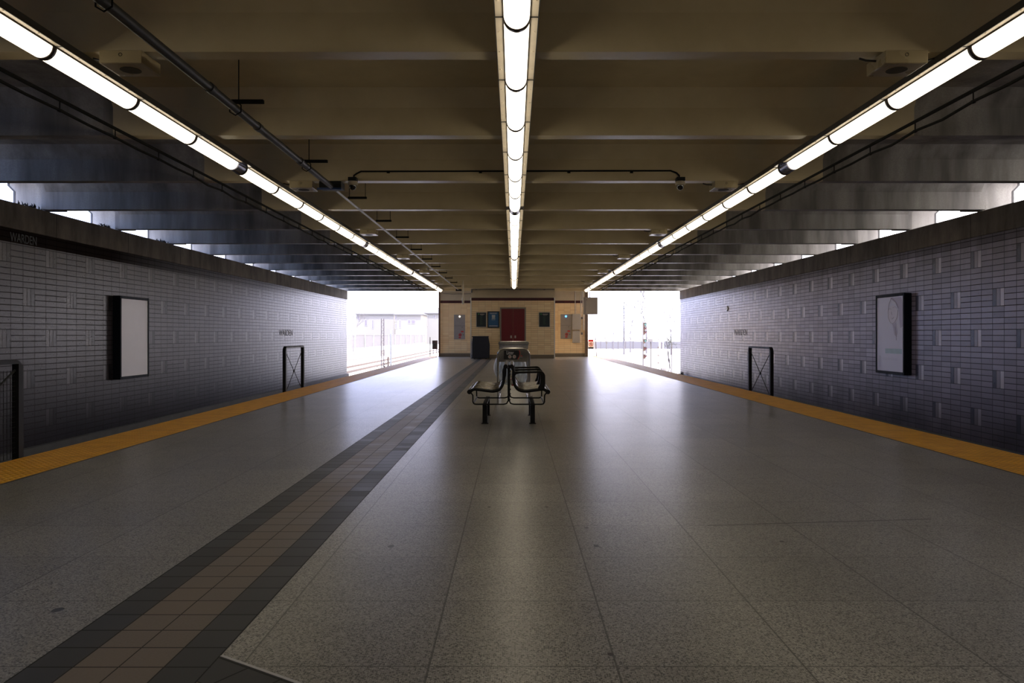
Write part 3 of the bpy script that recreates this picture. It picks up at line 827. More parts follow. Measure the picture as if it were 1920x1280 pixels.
# ------------------------------------------------------------------ litter holder
LB = thing('litter_bin', 'stainless arched litter bin with clear bag and black sign behind the bench', 'litter bin', (0.0, 12.4, 0)); o = tuple(LB.location)
def arch(y, hw, top, rad, r_=.017, nm='arch_frame'):
    p = [(-hw, 0), (-hw, top-rad)]+arc(-hw+rad, top-rad, rad, 180, 90)+arc(hw-rad, top-rad, rad, 90, 0)+[(hw, 0)]
    return MB().tube([(a, y, b) for a, b in p], r_, 10).build(nm, M['steel'], LB, origin=o)
arch(11.9, .245, .862, .10)
arch(13.2, .235, .86, .10)
for s in (-1, 1):
    MB().tube([(s*.24, 11.9, .70), (s*.235, 13.2, .70)], .012, 8).build('side_rail', M['steel'], LB, origin=o)
    MB().tube([(s*.24, 11.9, .06), (s*.235, 13.2, .06)], .012, 8).build('side_rail', M['steel'], LB, origin=o)
pan = MB().prism([(-.228, .655), (.226, .655), (.226, .79)]+arc(.226-.07, .78, .07, 0, 90, 6)+arc(-.228+.07, .78, .07, 90, 180, 6), 'y', 11.895, 11.915).build('sign_panel', M['steel'], LB, origin=o)
# sign: P(px) at D 11.89
YS = 11.893
def S(u, v): q = P(920+u/16, 630+v/16, YS); return q.x, q.z
mb = MB(); arcp = [S(860+14*math.cos(a*PI/8-PI/2)-0, 500+90*math.sin(a*PI/8-PI/2)) for a in range(9)]
mb.prism([S(395, 430), S(840, 430), S(868, 500), S(862, 590), S(800, 695), S(395, 700)], 'y', YS-.002, YS+.002)
lab(mb.build('sign_face', M['signblk'], pan, origin=o), 'black litter sign')
mb = MB(); mb.prism([S(840, 430), S(872, 430), S(886, 500), S(880, 570), S(830, 690), S(800, 697), S(862, 590), S(868, 500)], 'y', YS-.002, YS+.002)
mb.prism([S(900, 605), S(955, 605), S(930, 570)], 'y', YS-.002, YS+.002)
lab(mb.build('sign_edge', M['red'], pan, origin=o), 'red curved edge')
mb = MB(); mb.prism([S(870, 645), S(955, 645), S(955, 662), S(870, 662)], 'y', YS-.003, YS)
mb.build('sign_small_print', M['signblk'], pan, origin=o)
mb = MB()
for cx_ in (575, 710):
    x, z = S(cx_, 615); mb.disc((x, YS-.002, z), .028, 'y', .002, 24)
lab(mb.build('sign_disc', M['lgray'], pan, origin=o), 'two pale pictogram discs')
mb = MB()
for cx_, pts in ((575, [(540, 590), (575, 615), (600, 645), (560, 640)]), (710, [(690, 590), (720, 600), (735, 630), (700, 645)])):
    mb.tube([(S(a, b)[0], YS-.005, S(a, b)[1]) for a, b in pts], .003, 5)
mb.build('sign_pictogram', M['red'], pan, origin=o)
me = text_mesh('Litter', .082, M['white'], 'sign_lettering'); 
for v in me.vertices: v.co = Vector((v.co.x*.62, -.001-v.co.z, v.co.y))
lt = bpy.data.objects.new('sign_lettering', me); C.objects.link(lt); lt.parent = pan; x, z = S(583, 500); lt.location = (x-o[0], YS-.003-o[1], z)
# hood
hd = [S(0, 0)]
def S2(u, v): q = P(920+u/16, 630+v/16, 13.2); return q.x, q.z
hood = [S2(262, 385), S2(258, 285), S2(243, 230), S2(243, 180), S2(285, 152), S2(1085, 150), S2(1137, 180), S2(1137, 230), S2(1118, 290), S2(1112, 385)]
hd = MB().prism(hood, 'y', 13.0, 13.42).build('hood', M['steel'], LB, origin=o, bevel=.006)
hr = MB().prism([S2(275, 242), S2(1105, 242), S2(1105, 262), S2(275, 262)], 'y', 12.985, 13.0).build('hood_slot', M['dgray'], hd, origin=o)
# bag
def bag(cx_, cy_, z0, z1, w, d, seed):
    rnd = random.Random(seed); mb = MB(); n = 28; vs = []; fs = []; K = 12
    for i in range(K+1):
        t = i/K; z = z1+(z0-z1)*t
        bulge = .86+.22*math.sin(PI*min(1, t*1.05))**.8 if t < .9 else .86*(1-(t-.9)*7.5)
        for k in range(n):
            a = 2*PI*k/n; rr = 1+.05*math.sin(5*a+t*3+seed)+.03*rnd.uniform(-1, 1)
            ca, sa = math.cos(a), math.sin(a)
            sx = math.copysign(abs(ca)**.55, ca); sy = math.copysign(abs(sa)**.55, sa)
            vs.append((cx_+sx*w*bulge*rr, cy_+sy*d*bulge*rr, z))
    for i in range(K):
        for k in range(n): fs.append((i*n+k, i*n+(k+1) % n, (i+1)*n+(k+1) % n, (i+1)*n+k))
    mb.add(vs, fs, True); return mb
bag(-.02, 12.15, .27, .66, .215, .16, 1).build('bag', M['bag'], LB, origin=o)
bag(-.09, 12.9, .30, .70, .215, .18, 4).build('bag', M['bag'], LB, origin=o)
rb = MB()
rnd = random.Random(3)
for i in range(14):
    c = Vector((-.05+rnd.uniform(-.09, .10), 12.15+rnd.uniform(-.07, .07), .325+rnd.uniform(0, .20)*(1 if i % 2 else .3)))
    rr = rnd.uniform(.03, .055)
    rb.lathe(c, [(0, -rr), (rr*.8, -rr*.6), (rr, 0), (rr*.7, rr*.7), (0, rr)], 7)
tag(rb.build('rubbish', M['rubbish'], None, (0, 12.15, .33)), 'crumpled pale rubbish inside the clear litter bag', 'rubbish', kind='stuff')
cup = MB().lathe((-.005, 12.08, .27), [(0, 0), (.028, 0), (.04, .10), (.042, .10), (.042, .115), (0, .115)], 14)
tag(cup.build('paper_cup', M['red'], None, (-.005, 12.08, .28)), 'red paper cup at the bottom of the litter bag', 'cup')

# ------------------------------------------------------------------ back building
YCn, YSd = 34.6, 37.4
XA, XBn = -1.95, 1.87; XLW, XRW = -3.68, 3.55
wb = MB(); wb.box((XA, YCn, 0), (XBn, YCn+.2, ZC)); wb.box((XA, YCn+.2, 0), (XA+.2, YSd, ZS-.01)); wb.box((XBn-.2, YCn+.2, 0), (XBn, YSd, ZS-.01))
struct(wb.build('wall_back', M['ybrick']), 'projecting yellow brick back wall with maroon band')
ws = MB(); ws.box((XLW, YSd, 0), (XA+.2, YSd+.2, ZC)); ws.box((XBn-.2, YSd, 0), (XRW, YSd+.2, ZC))
ws.box((XLW, YSd+.2, 0), (XLW+.2, YSd+5, ZC)); ws.box((XRW-.2, YSd+.2, 0), (XRW, YSd+5, ZC))
struct(ws.build('wall_back_recess', M['ybrick']), 'recessed yellow brick wings either side of the projecting wall')
struct(MB().box((XLW-.02, YSd-.03, 0), (XLW+.06, YSd+.3, ZC-.02)).build('trim_3', simple('brown_corner', (.12, .06, .04), .6)), 'dark brown corner of the left wing')
struct(MB().box((XRW-.03, YSd-.03, 0), (XRW+.12, YSd+.3, ZC-.02)).build('trim_4', simple('brown_corner2', (.13, .09, .06), .6)), 'dark brown corner of the right wing')
for X, n_ in ((XA, 5), (XBn, 6)):
    struct(MB().box((X-.022, YCn-.02, 0), (X+.022, YCn+.02, 2.78)).build('trim_%d' % n_, M['white']), 'white corner guard of the projecting wall')
cd = thing('wall_conduit', 'thick dark conduit along the top of the projecting wall', 'conduit', (0, YCn-.03, 3.17))
q = MB(); q.box((XA+.05, YCn-.06, 3.135), (XBn, YCn, 3.165)); q.tube([(XA+.04, YCn-.05, 3.0), (XA+.04, YCn-.05, 3.165)], .03, 8)
for x in (-1.7, -.3, .3, 1.4): q.box((x-.04, YCn-.075, 3.12), (x+.04, YCn, 3.168))
q.build('conduit_run', M['dgray'], cd, origin=(0, YCn-.03, 3.17))
cd = thing('wing_conduit', 'thin conduit high on the left wing running to the projecting wall', 'conduit', (-2.6, YSd-.04, 3.1))
q = MB(); q.tube([(-3.6, YSd-.04, 3.2), (-3.45, YSd-.04, 3.12), (-3.0, YSd-.04, 3.09), (XA, YSd-.04, 3.11)], .012, 6); q.tube([(-2.45, YSd-.04, 3.36), (XA, YSd-.04, 3.36)], .012, 6)
q.build('conduit_run', M['dgray'], cd, origin=(-2.6, YSd-.04, 3.1))
# double door
y0 = YCn-.001
X0 = P(940, 0, YCn).x; X1 = P(983.6, 0, YCn).x; zt = 2.27
dr = thing('door_1', 'closed crimson double door in a grey frame in the yellow brick wall', 'door', ((X0+X1)/2, YCn, 0)); dr['kind'] = 'structure'; o = tuple(dr.location)
del dr['category']
f = MB(); f.box((X0-.06, YCn-.05, 0), (X0, YCn, zt+.06)); f.box((X1, YCn-.05, 0), (X1+.06, YCn, zt+.06)); f.box((X0, YCn-.05, zt), (X1, YCn, zt+.06))
f.build('door_frame', M['frame'], dr, origin=o)
xm = (X0+X1)/2
for a, b in ((X0, xm-.004), (xm+.004, X1)):
    lf = MB().box((a, YCn-.03, .02), (b, YCn, zt)).build('door_leaf', M['reddoor'], dr, origin=o, bevel=.003)
    xx = xm+(-.12 if a == X0 else .07)
    MB().box((xx, YCn-.045, .93), (xx+.07, YCn-.03, 1.05)).build('door_lock', M['lgray'], lf, origin=o)
# posters on wall
def wall_poster(px0, px1, py0, py1, name, label, mf, mp, fw):
    a = P(px0, py1, YCn); b = P(px1, py0, YCn)
    r = thing(name, label, 'poster', ((a.x+b.x)/2, YCn, a.z)); o = tuple(r.location)
    f = MB(); f.box((a.x, YCn-.04, a.z), (a.x+fw, YCn, b.z)); f.box((b.x-fw, YCn-.04, a.z), (b.x, YCn, b.z)); f.box((a.x+fw, YCn-.04, a.z), (b.x-fw, YCn, a.z+fw)); f.box((a.x+fw, YCn-.04, b.z-fw), (b.x-fw, YCn, b.z))
    f.build('frame', mf, r, origin=o)
    s_ = MB().box((a.x+fw, YCn-.02, a.z+fw), (b.x-fw, YCn, b.z-fw)).build('poster_sheet', mp, r, origin=o)
    return r, s_, o, a, b
def map_art(s_, o, a, b, seed):
    rnd = random.Random(seed); y = YCn-.022
    MB().disc((a.x+.11, y, b.z-.09), .030, 'y', .003, 12).build('printed_dot', M['green'], s_, origin=o)
    m = MB(); m.box((a.x+.17, y-.002, b.z-.105), (b.x-.09, y, b.z-.08))
    m.box((a.x+.2, y-.002, b.z-.14), (b.x-.14, y, b.z-.125))
    m.build('printed_heading', M['lgray'], s_, origin=o)
    m = MB(); xm_ = (a.x+b.x)/2
    for i in range(9):
        z = b.z-.20-i*.045; m.box((xm_-.03+rnd.uniform(-.01, .01), y-.002, z), (xm_+.03+rnd.uniform(0, .03), y, z+.015))
    m.box((xm_-.05, y-.002, a.z+.1), (xm_-.042, y, b.z-.18))
    m.build('printed_route', simple('dim_print_%d' % seed, (.06, .12, .08), .5), s_, origin=o)
r, s_, o, a, b = wall_poster(892.7, 912.3, 585, 613.3, 'framed_poster', 'dark framed route poster left of the blue poster', M['lgray'], M['dkposter'], .025); map_art(s_, o, a, b, 1)
r, s_, o, a, b = wall_poster(1010, 1031.3, 585, 613.3, 'framed_poster', 'dark framed route poster right of the crimson door', M['lgray'], M['dkposter'], .025); map_art(s_, o, a, b, 2)
r, s_, o, a, b = wall_poster(914, 936.2, 583.6, 614.2, 'framed_poster', 'blue poster in black frame beside the crimson door', M['signblk'], M['blue'], .04)
y = YCn-.022; xm_ = (a.x+b.x)/2; m = MB()
m.box((xm_-.17, y-.002, b.z-.085), (xm_+.17, y, b.z-.065)); m.box((xm_-.15, y-.002, b.z-.115), (xm_+.15, y, b.z-.10))
m.box((xm_-.07, y-.002, b.z-.28), (xm_+.08, y, b.z-.16)); m.prism([(xm_-.09, b.z-.34), (xm_+.10, b.z-.34), (xm_+.06, b.z-.29), (xm_-.05, b.z-.29)], 'y', y-.002, y)
for k in range(3): m.disc((xm_-.06+.06*k, y, b.z-.38), .018, 'y', .002, 10)
m.box((xm_-.19, y-.002, a.z+.065), (xm_+.19, y, a.z+.10))
m.build('printed_figure', simple('pale_print', (.45, .47, .48), .5), s_, origin=o)
# dark covered bin
YD = 33.9
q0 = P(885, 672.5, YD); q1 = P(916.5, 630, YD)
cb = thing('covered_cart', 'dark navy covered cart standing against the back wall left of the door', 'cart', ((q0.x+q1.x)/2, YD+.25, 0)); o = tuple(cb.location)
MB().prism([(q0.x, .03), (q0.x-.005, .7), (q0.x+.03, 1.02), (q1.x-.03, 1.02), (q1.x+.035, .62), (q1.x+.02, .03)], 'y', YD, YD+.5).build('cover', M['navy'], cb, origin=o, bevel=.02)
m = MB(); m.box((q0.x-.01, YD-.012, .985), (q1.x-.01, YD+.51, 1.025)); m.build('lid', M['navy'], cb, origin=o, bevel=.01)
for dx in (.08, .6):
    for dy in (.06, .42): MB().disc((q0.x+dx+.03, YD+dy, .04), .04, 'x', .03, 12).build('wheel', M['black'], cb, origin=o)
# designated waiting panels
def help_panel(px0, px1, py0, py1, lx, ly, mat, label):
    a = P(px0, py1, YSd); b = P(px1, py0, YSd)
    r = thing('help_point', label, 'help point', ((a.x+b.x)/2, YSd, a.z)); o = tuple(r.location)
    pn = MB().box((a.x, YSd-.05, a.z), (b.x, YSd-.001, b.z)).build('panel', M['gray'], r, origin=o, bevel=.004)
    l = P(lx, ly, YSd)
    n=16
    bc = MB().disc((l.x, YSd-.05, l.z), .048, 'y', .03, 20).build('beacon', mat, r, origin=o)
    w = b.x-a.x; h = b.z-a.z
    m = MB(); m.box((a.x, YSd-.053, a.z+h*.54), (b.x, YSd-.05, a.z+h*.55)); m.build('panel_seam', M['dgray'], pn, origin=o)
    m = MB(); m.disc((a.x+w*.55, YSd-.05, a.z+h*.18), .075, 'y', .012, 20); m.box((a.x+w*.42, YSd-.058, a.z+h*.05), (a.x+w*.62, YSd-.05, a.z+h*.1))
    m.box((a.x+w*.62, YSd-.058, a.z+h*.29), (a.x+w*.86, YSd-.05, a.z+h*.34)); m.build('alarm_button', M['red'], r, origin=o)
    m = MB(); m.disc((a.x+w*.55, YSd-.063, a.z+h*.18), .035, 'y', .006, 14); m.box((a.x+w*.78, YSd-.055, a.z+h*.17), (a.x+w*.9, YSd-.05, a.z+h*.2)); m.box((a.x+w*.68, YSd-.055, a.z+h*.48), (a.x+w*.8, YSd-.05, a.z+h*.50))
    m.build('intercom', M['dgray'], r, origin=o)
help_panel(851.5, 872.3, 589.8, 636, 862, 593.3, M['glowwhite'], 'grey help point panel with white light and red button, left of the projecting wall')
help_panel(1051, 1071.5, 589, 635, 1061, 593, M['glowblue'], 'grey help point panel with glowing blue light, right of the projecting wall')
# electrical boxes on right wing
def wbox(name, label, cat, px0, px1, py0, py1, dep, mat, extra=None):
    a = P(px0, py1, YSd-dep); b = P(px1, py0, YSd-dep)
    ob = MB().box((a.x, YSd-dep, a.z), (b.x, YSd, b.z)).build(name, mat, None, ((a.x+b.x)/2, YSd, a.z), bevel=.006); tag(ob, label, cat); return ob
wbox('electrical_cabinet', 'upper grey electrical box beside the blue-lit panel', 'electrical box', 1073, 1089, 588.5, 618, .22, M['lgray'])
wbox('electrical_cabinet', 'lower grey electrical box beside the blue-lit panel', 'electrical box', 1073.5, 1087.5, 620, 642.5, .20, M['lgray'])
wbox('switch_box', 'small dark switch mounted right of the upper grey electrical box', 'switch', 1090, 1092.5, 594, 598, .1, M['dgray'])
wbox('switch_box', 'small dark switch mounted right of the lower grey electrical box', 'switch', 1090, 1092.8, 623, 627, .1, M['dgray'])
tag(MB().box((P(1094, 0, YSd-.12).x-.0, YSd-.14, P(0, 619, YSd).z), (P(1095.2, 0, YSd-.12).x, YSd-.04, P(0, 590, YSd).z)).build('white_batten', M['white'], None, (3.4, YSd-.1, 1.8)), 'slim white upright batten at the corner of the right wing', 'batten')
for px, y1_, l in ((1078.5, 588, 'left'), (1089, 588, 'middle'), (1092.5, 575, 'right')):
    t0 = P(px, y1_, YSd-.06); 
    tag(MB().tube([(t0.x, YSd-.06, t0.z), (t0.x, YSd-.06, 3.63)], .018, 8).build('riser_pipe', M['lgray'], None, (t0.x, YSd-.06, t0.z)), '%s of three grey riser pipes above the electrical boxes' % l, 'pipe', 'riser pipes on the right wing')
# hanging display
dh = thing('hanging_display', 'grey display box hung from the roof over the right platform edge', 'display', (P(1107, 0, 36.3).x, 36.4, 2.0)); o = tuple(dh.location)
a = P(1094.5, 589, 36.3); b = P(1121, 557, 36.3)
MB().box((a.x, 36.3, a.z), (b.x, 36.65, b.z)).build('casing', M['gray'], dh, origin=o, bevel=.01)
MB().box((a.x+.11, 36.285, a.z+.04), (b.x-.03, 36.3, b.z-.04)).build('door_panel', M['lgray'], dh, origin=o)
MB().tube([(P(1106, 0, 36.4).x, 36.45, b.z), (P(1106, 0, 36.4).x, 36.45, ZS+.0)], .022, 8).build('drop_rod', M['gray'], dh, origin=o)
MB().box((a.x+.12, 36.28, b.z-.14), (a.x+.16, 36.286, b.z-.11)).build('lock', M['dgray'], dh, origin=o)
# cream drop pipe on the left
t0 = P(868.3, 570, 30); t1 = P(868.3, 528, 30)
tag(MB().tube([(t0.x, 30, t0.z), (t0.x, 30, ZC)], .026, 10).tube([(t0.x, 30, t0.z), (t0.x, 30, t0.z+.25)], .04, 10).build('drop_pipe', M['cream'], None, (t0.x, 30, t0.z)), 'cream pipe hanging from the ceiling in front of the left wing', 'pipe')
# ball float above conduit
bl = P(802, 503.5, 23)
tag(MB().lathe((bl.x, 23, bl.z), [(0, -.05), (.035, -.035), (.05, 0), (.035, .035), (0.004, .05), (.004, ZC-bl.z)], 14).build('pendant_ball', M['lgray'], None, (bl.x, 23, bl.z)), 'small round grey sensor hanging beside the thin conduit', 'sensor')

# platform end signs and gates
YG = 38.3
def end_sign(px0, px1, py0, py1, side, label, back):
    a = P(px0, py1, YG); b = P(px1, py0, YG)
    r = thing('warning_sign', label, 'sign', ((a.x+b.x)/2, YG, 0)); o = tuple(r.location)
    bd = MB().box((a.x, YG, a.z), (b.x, YG+.012, b.z)).build('sign_board', simple('brown_sign_back', (.05, .025, .018), .6) if back else M['white'], r, origin=o)
    w = b.x-a.x; h = b.z-a.z; xm_ = (a.x+b.x)/2; zm = (a.z+b.z)/2
    for x in (a.x+.05, b.x-.05): MB().tube([(x, YG+.03, 0), (x, YG+.03, b.z)], .013, 8).build('post', M['gray'], r, origin=o)
    if not back:
        MB().box((a.x, YG-.003, b.z-h*.22), (b.x, YG, b.z)).build('red_header', M['red'], bd, origin=o)
        MB().box((a.x, YG-.003, a.z), (b.x, YG, a.z+h*.16)).build('black_footer', M['signblk'], bd, origin=o)
    m = MB(); n = 24
    m.tube([(xm_+.085*math.cos(2*PI*k/n), YG-.006, zm-.01+.085*math.sin(2*PI*k/n)) for k in range(n+1)], .012, 6)
    m.tube([(xm_-.06, YG-.006, zm+.05), (xm_+.06, YG-.006, zm-.07)], .009, 6)
    m.build('prohibition_ring', M['red'] if not back else simple('dull_ring', (.03, .05, .04), .5), bd, origin=o)
    MB().prism([(xm_-.02, zm-.06), (xm_+.01, zm-.02), (xm_+.035, zm-.055), (xm_+.02, zm+.01), (xm_+.0, zm+.05), (xm_-.025, zm+.02)], 'y', YG-.004, YG).build('walker_pictogram', M['signblk'], bd, origin=o)
    return r
end_sign(810.5, 820.3, 638, 654.5, -1, 'dark brown no-entry sign at the left end of the platform', True)
end_sign(1103, 1112.6, 636.3, 653.5, 1, 'red and white no-entry sign at the right end of the platform', False)
for px, l, m_ in ((806.3, 'left platform end, left post of the barrier', 'rust'), (1117.5, 'right platform end, leaning brown post', 'rust'), (1114, 'right platform end, white post', 'white'), (823, 'left platform end beside the brick corner', 'rust')):
    q = P(px, 632, YG)
    mb = MB().tube([(q.x+(.03 if px == 1117.5 else 0), YG, 0), (q.x-(.03 if px == 1117.5 else 0), YG, q.z)], .018, 8)
    mb.disc((q.x, YG, .01), .04, 'z', .01, 12)
    tag(mb.build('end_post', M[m_], None, (q.x, YG, 0)), 'thin upright at the '+l, 'post')

# ------------------------------------------------------------------ twigs on the wall tops
rnd = random.Random(11)
nests = [(-1, BY0+3*BP-.25), (-1, BY0+4*BP-.25), (-1, BY0+5*BP-.2), (1, 34.9)]
for i, (s, y) in enumerate(nests):
    mb = MB()
    zz = 3.165 if i < 3 else -.75
    for k in range(26):
        b_ = Vector((s*(WX+.03+rnd.random()*.1), y+rnd.gauss(0, .12), zz)); 
        if i == 3: b_ = Vector((WX-.16+rnd.uniform(-.03, .03), y+rnd.gauss(0, .15), zz))
        t_ = b_+Vector((rnd.uniform(-.05, .05), rnd.uniform(-.06, .06), rnd.uniform(.02, .09)*(1.8 if i == 3 else 1)))
        mb.tube([b_, (b_+t_)/2+Vector((.01, 0, .01)), t_], [.012, .009, .002], 5)
    tag(mb.build('bird_nest' if i < 3 else 'weed', M['nest'], None, (s*WX, y, zz)),
        ['twiggy clump on the left coping under the first clerestory gap', 'twiggy clump on the left coping under the second clerestory gap', 'twiggy clump on the left coping under the third clerestory gap', 'dark weed on the footing at the far end of the right wall'][i], 'twigs' if i < 3 else 'weed')

# ------------------------------------------------------------------ outside
struct(MB().box((-160, YE, -1.35), (160, 420, -1.15)).build('ground', M['gravel']), 'sunlit gravel ground beyond the platform')
for s in (-1, 1):
    struct(MB().box((s*(WX+WT), YB, -1.35), (s*60, YE, -1.15)).build('ground_side', M['gravel']))
# second track on left
for k, X in enumerate((-9.6, -11.05)):
    tag(MB().box((X-.04, 38, -1.06), (X+.04, 120, -1.01)).box((X-.02, 38, -1.15), (X+.02, 120, -1.06)).build('siding_rail', M['rust'], None, (X, 60, -1.1)), 'rusty siding rail outside on the left, %s the platform' % ('nearer' if k == 0 else 'farther from'), 'rail', 'siding rails')
# barrier wall + fence on left
XF = -14.0
bw = MB().box((XF-.3, 40, -1.15), (XF, 125, -.55)); tag(bw.build('retaining_wall', M['barrier'], None, (XF, 80, -1.15)), 'low pale retaining wall under the fence outside on the left', 'wall')
fn = thing('slatted_fence', 'pale fence on the retaining wall outside on the left', 'fence', (XF, 85, -.55)); o = tuple(fn.location)
MB().box((XF-.04, 45, 1.06), (XF+.02, 120, 1.11)).build('top_rail', M['fencep'], fn, origin=o)
pan_ = MB()
y = 45
while y < 120: pan_.box((XF-.02, y, -.1), (XF, y+.10, 1.05)); y += .2
pan_.build('slat_panel', M['fencep'], fn, origin=o)
for i in range(17): 
    y = 48.5+4.5*i
    if y < 120: MB().box((XF-.02, y-.08, -.55), (XF+.10, y+.08, 1.12)).build('post', M['fencew'], fn, origin=o)
# masts left
def mast(X, D, z1, label, lattice=False, mat='fencew', r_=.05, group=None):
    r = thing('line_mast', label, 'mast', (X, D, -1.15)); o = tuple(r.location)
    if lattice:
        for s in (-1, 1): MB().box((X+s*.075-.022, D-.03, -1.15), (X+s*.075+.022, D+.03, z1)).build('upright', M['fence'], r, origin=o)
        m = MB(); z = -1.0; k = 0
        while z < z1-.15: m.tube([(X-.075, D, z), (X+.075, D, z+.15)] if k % 2 else [(X+.075, D, z), (X-.075, D, z+.15)], .012, 5); z += .15; k += 1
        m.build('lacing', M['rust'], r, origin=o)
    else:
        MB().tube([(X, D, -1.15), (X, D, z1)], r_, 10).build('upright', M[mat], r, origin=o)
    MB().box((X-.16, D-.16, -1.15), (X+.16, D+.16, -.95)).build('footing', M['barrier'], r, origin=o)
    return r
q = P(717.5, 597, 45); mast(q.x, 45, q.z, 'dark laced mast standing outside on the left', True)
q = P(730.5, 618, 45); mast(q.x, 45.5, q.z, 'slim white mast just right of the laced mast outside', False, 'fencew', .05)
q = P(728, 668, 44); tag(MB().box((q.x-.06, 44, -1.15), (q.x+.03, 44.1, -.2)).build('marker_post', M['rust'], None, (q.x, 44, -1.15)), 'short dark marker post at the foot of the slim white mast', 'post')
rnd = random.Random(5)
def bush(name, c, rx, rz, n, mat, label, cat, stem=True, ls=.05, seed=1):
    rnd = random.Random(seed)
    r = thing(name, label, cat, (c[0], c[1], -1.15)); o = tuple(r.location); m = MB()
    for i in range(n):
        u = Vector((rnd.gauss(0, .45), rnd.gauss(0, .45), rnd.gauss(0, .45)))
        p = Vector(c)+Vector((u.x*rx, u.y*rx, u.z*rz)); d = Vector((rnd.uniform(-1, 1), rnd.uniform(-1, 1), rnd.uniform(-1, 1))).normalized()*ls
        e = d.orthogonal().normalized()*ls*.45
        m.add([p-d, p+e, p+d, p-e], [(0, 1, 2, 3)])
    m.build('foliage', mat, r, origin=o)
    b_ = MB()
    if stem:
        for k in range(5):
            e = Vector(c)+Vector((rnd.uniform(-.6, .6)*rx, rnd.uniform(-.5, .5)*rx, rnd.uniform(-.2, .6)*rz))
            b_.tube([(c[0]+.05*k-.1, c[1], -1.15), ((c[0]+e.x)/2, c[1], c[2]-rz), e], [.016, .010, .004], 5)
        b_.build('stem', M['bark'], r, origin=o)
    return r
q = P(724, 681, 43); bush('dead_weed', (q.x, 43, -.75), .35, .35, 60, M['nest'], 'tuft of dead weeds at the foot of the laced mast', 'weed', False, .06, 2)
# houses
def house(px0, px1, D, depth, ze, zr, label, wins):
    a = P(px0, 0, D).x; b = P(px1, 0, D).x; zg = -1.15
    r = thing('house', label, 'house', ((a+b)/2, D+depth/2, zg)); o = tuple(r.location)
    w = MB().box((a, D, zg), (b, D+depth, ze)).build('wall', M['house'], r, origin=o)
    ov = .5; hip = min(depth/2, (b-a)/2-.1)
    vs = [(a-ov, D-ov, ze), (b+ov, D-ov, ze), (b+ov, D+depth+ov, ze), (a-ov, D+depth+ov, ze), (a+hip, D+depth/2, zr), (b-hip, D+depth/2, zr)]
    m = MB(); m.add(vs, [(0, 1, 5, 4), (1, 2, 5), (2, 3, 4, 5), (3, 0, 4), (0, 3, 2, 1)]); m.box((a-ov, D-ov-.05, ze-.18), (b+ov, D-ov, ze+.02)); m.build('roof', M['roof'], r, origin=o)
    for (x0, x1, y0_, y1_) in wins:
        p = P(x0, y1_, D); q = P(x1, y0_, D)
        f = MB().box((p.x-.1, D-.08, p.z-.1), (q.x+.1, D, q.z+.1)).build('window', M['fencew'], r, origin=o)
        MB().box((p.x, D-.12, p.z), (q.x, D-.08, q.z)).build('pane', M['hwin'], f, origin=o)
    return r
house(668, 738, 190, 14, 6.3, 7.9, 'pale hip-roofed house far outside, leftmost of the row', [(671, 674, 592, 600), (698, 700, 600, 615), (684, 688, 600, 610)])
house(742, 789, 168, 12, 5.6, 7.2, 'pale hip-roofed house far outside, middle of the row', [(738.5+3, 743.5, 590, 602), (741.5, 743.5, 606, 615), (749, 751, 600, 614), (765, 769, 600, 606), (772, 778, 600, 606)])
house(796, 845, 186, 16, 6.4, 8.2, 'pale hip-roofed house far outside, next to the station corner', [(797, 801, 590, 610), (814, 816, 590, 596)])
# right: fence
XG = 8.5
fn = thing('chain_link_fence', 'chain-link fence with slanted barbed-wire arms outside on the right', 'fence', (XG, 55, -1.15)); o = tuple(fn.location)
ds = [40.7, 43.6, 46.8, 50.3, 53.9, 57.5, 61.6, 65.3, 69.4, 74]
for d in ds:
    MB().tube([(XG, d, -1.15), (XG, d, .62), (XG-.28, d, .92)], .022, 7).build('post', M['fence'], fn, origin=o)
MB().tube([(XG, 38, .6), (XG, 80, .6)], .016, 6).build('top_rail', M['fence'], fn, origin=o)
m = MB()
for k in range(3): m.tube([(XG-.09*(k+1), 38, .62+.1*(k+1)), (XG-.09*(k+1), 80, .62+.1*(k+1))], .004, 4)
m.build('barbed_wire', M['fence'], fn, origin=o)
m = MB(); y = 38
while y < 78:
    for s in (-1, 1):
        m.add([(XG, y, -1.1), (XG, y+.006, -1.1), (XG, y+.006+s*1.7, .6), (XG, y+s*1.7, .6)], [(0, 1, 2, 3)])
    y += .11
m.build('wire_mesh', M['fence'], fn, origin=o)
# signal mast
def signal(px, D, heads, label):
    X = P(px, 0, D).x
    r = thing('signal_mast', label, 'signal', (X, D, -1.15)); o = tuple(r.location)
    zt = P(0, heads[0][0]-7, D).z
    MB().tube([(X-.1, D+.06, -1.15), (X-.1, D+.06, zt)], .035, 8).build('mast', M['bark'], r, origin=o)
    gr = [heads[:3], heads[3:4], heads[4:5], heads[5:]]
    for g in gr:
        z0_ = P(0, g[-1][0]+4.5, D).z; z1_ = P(0, g[0][0]-4, D).z
        hb = MB().box((X-.11, D, z0_), (X+.02, D+.12, z1_)).build('signal_head', M['rust'], r, origin=o)
        for (py, c) in g:
            z = P(0, py, D).z
            ls = MB().disc((X+.02, D-.005, z), .062, 'y', .03, 14).build('lens', simple('lens_'+c, (.07, .15, .13) if c == 'green' else (.07, .012, .012), .3), hb, origin=o); lab(ls, c+' lens')
            MB().tube([(X-.07, D-.08, z+.03), (X-.03, D-.10, z+.08), (X+.03, D-.10, z+.09), (X+.09, D-.08, z+.04)], .02, 6).build('visor', M['black'], hb, origin=o)
    MB().box((X-.2, D-.1, -1.15), (X+.05, D+.2, -1.0)).build('footing', M['barrier'], r, origin=o)
    return r
signal(1209.5, 44.0, [(608.4, 'green'), (615.7, 'red'), (623, 'red'), (639, 'green'), (653.5, 'red'), (668, 'red')], 'tall signal mast with red and green lenses outside on the right')
q = P(1237, 594, 41.5)
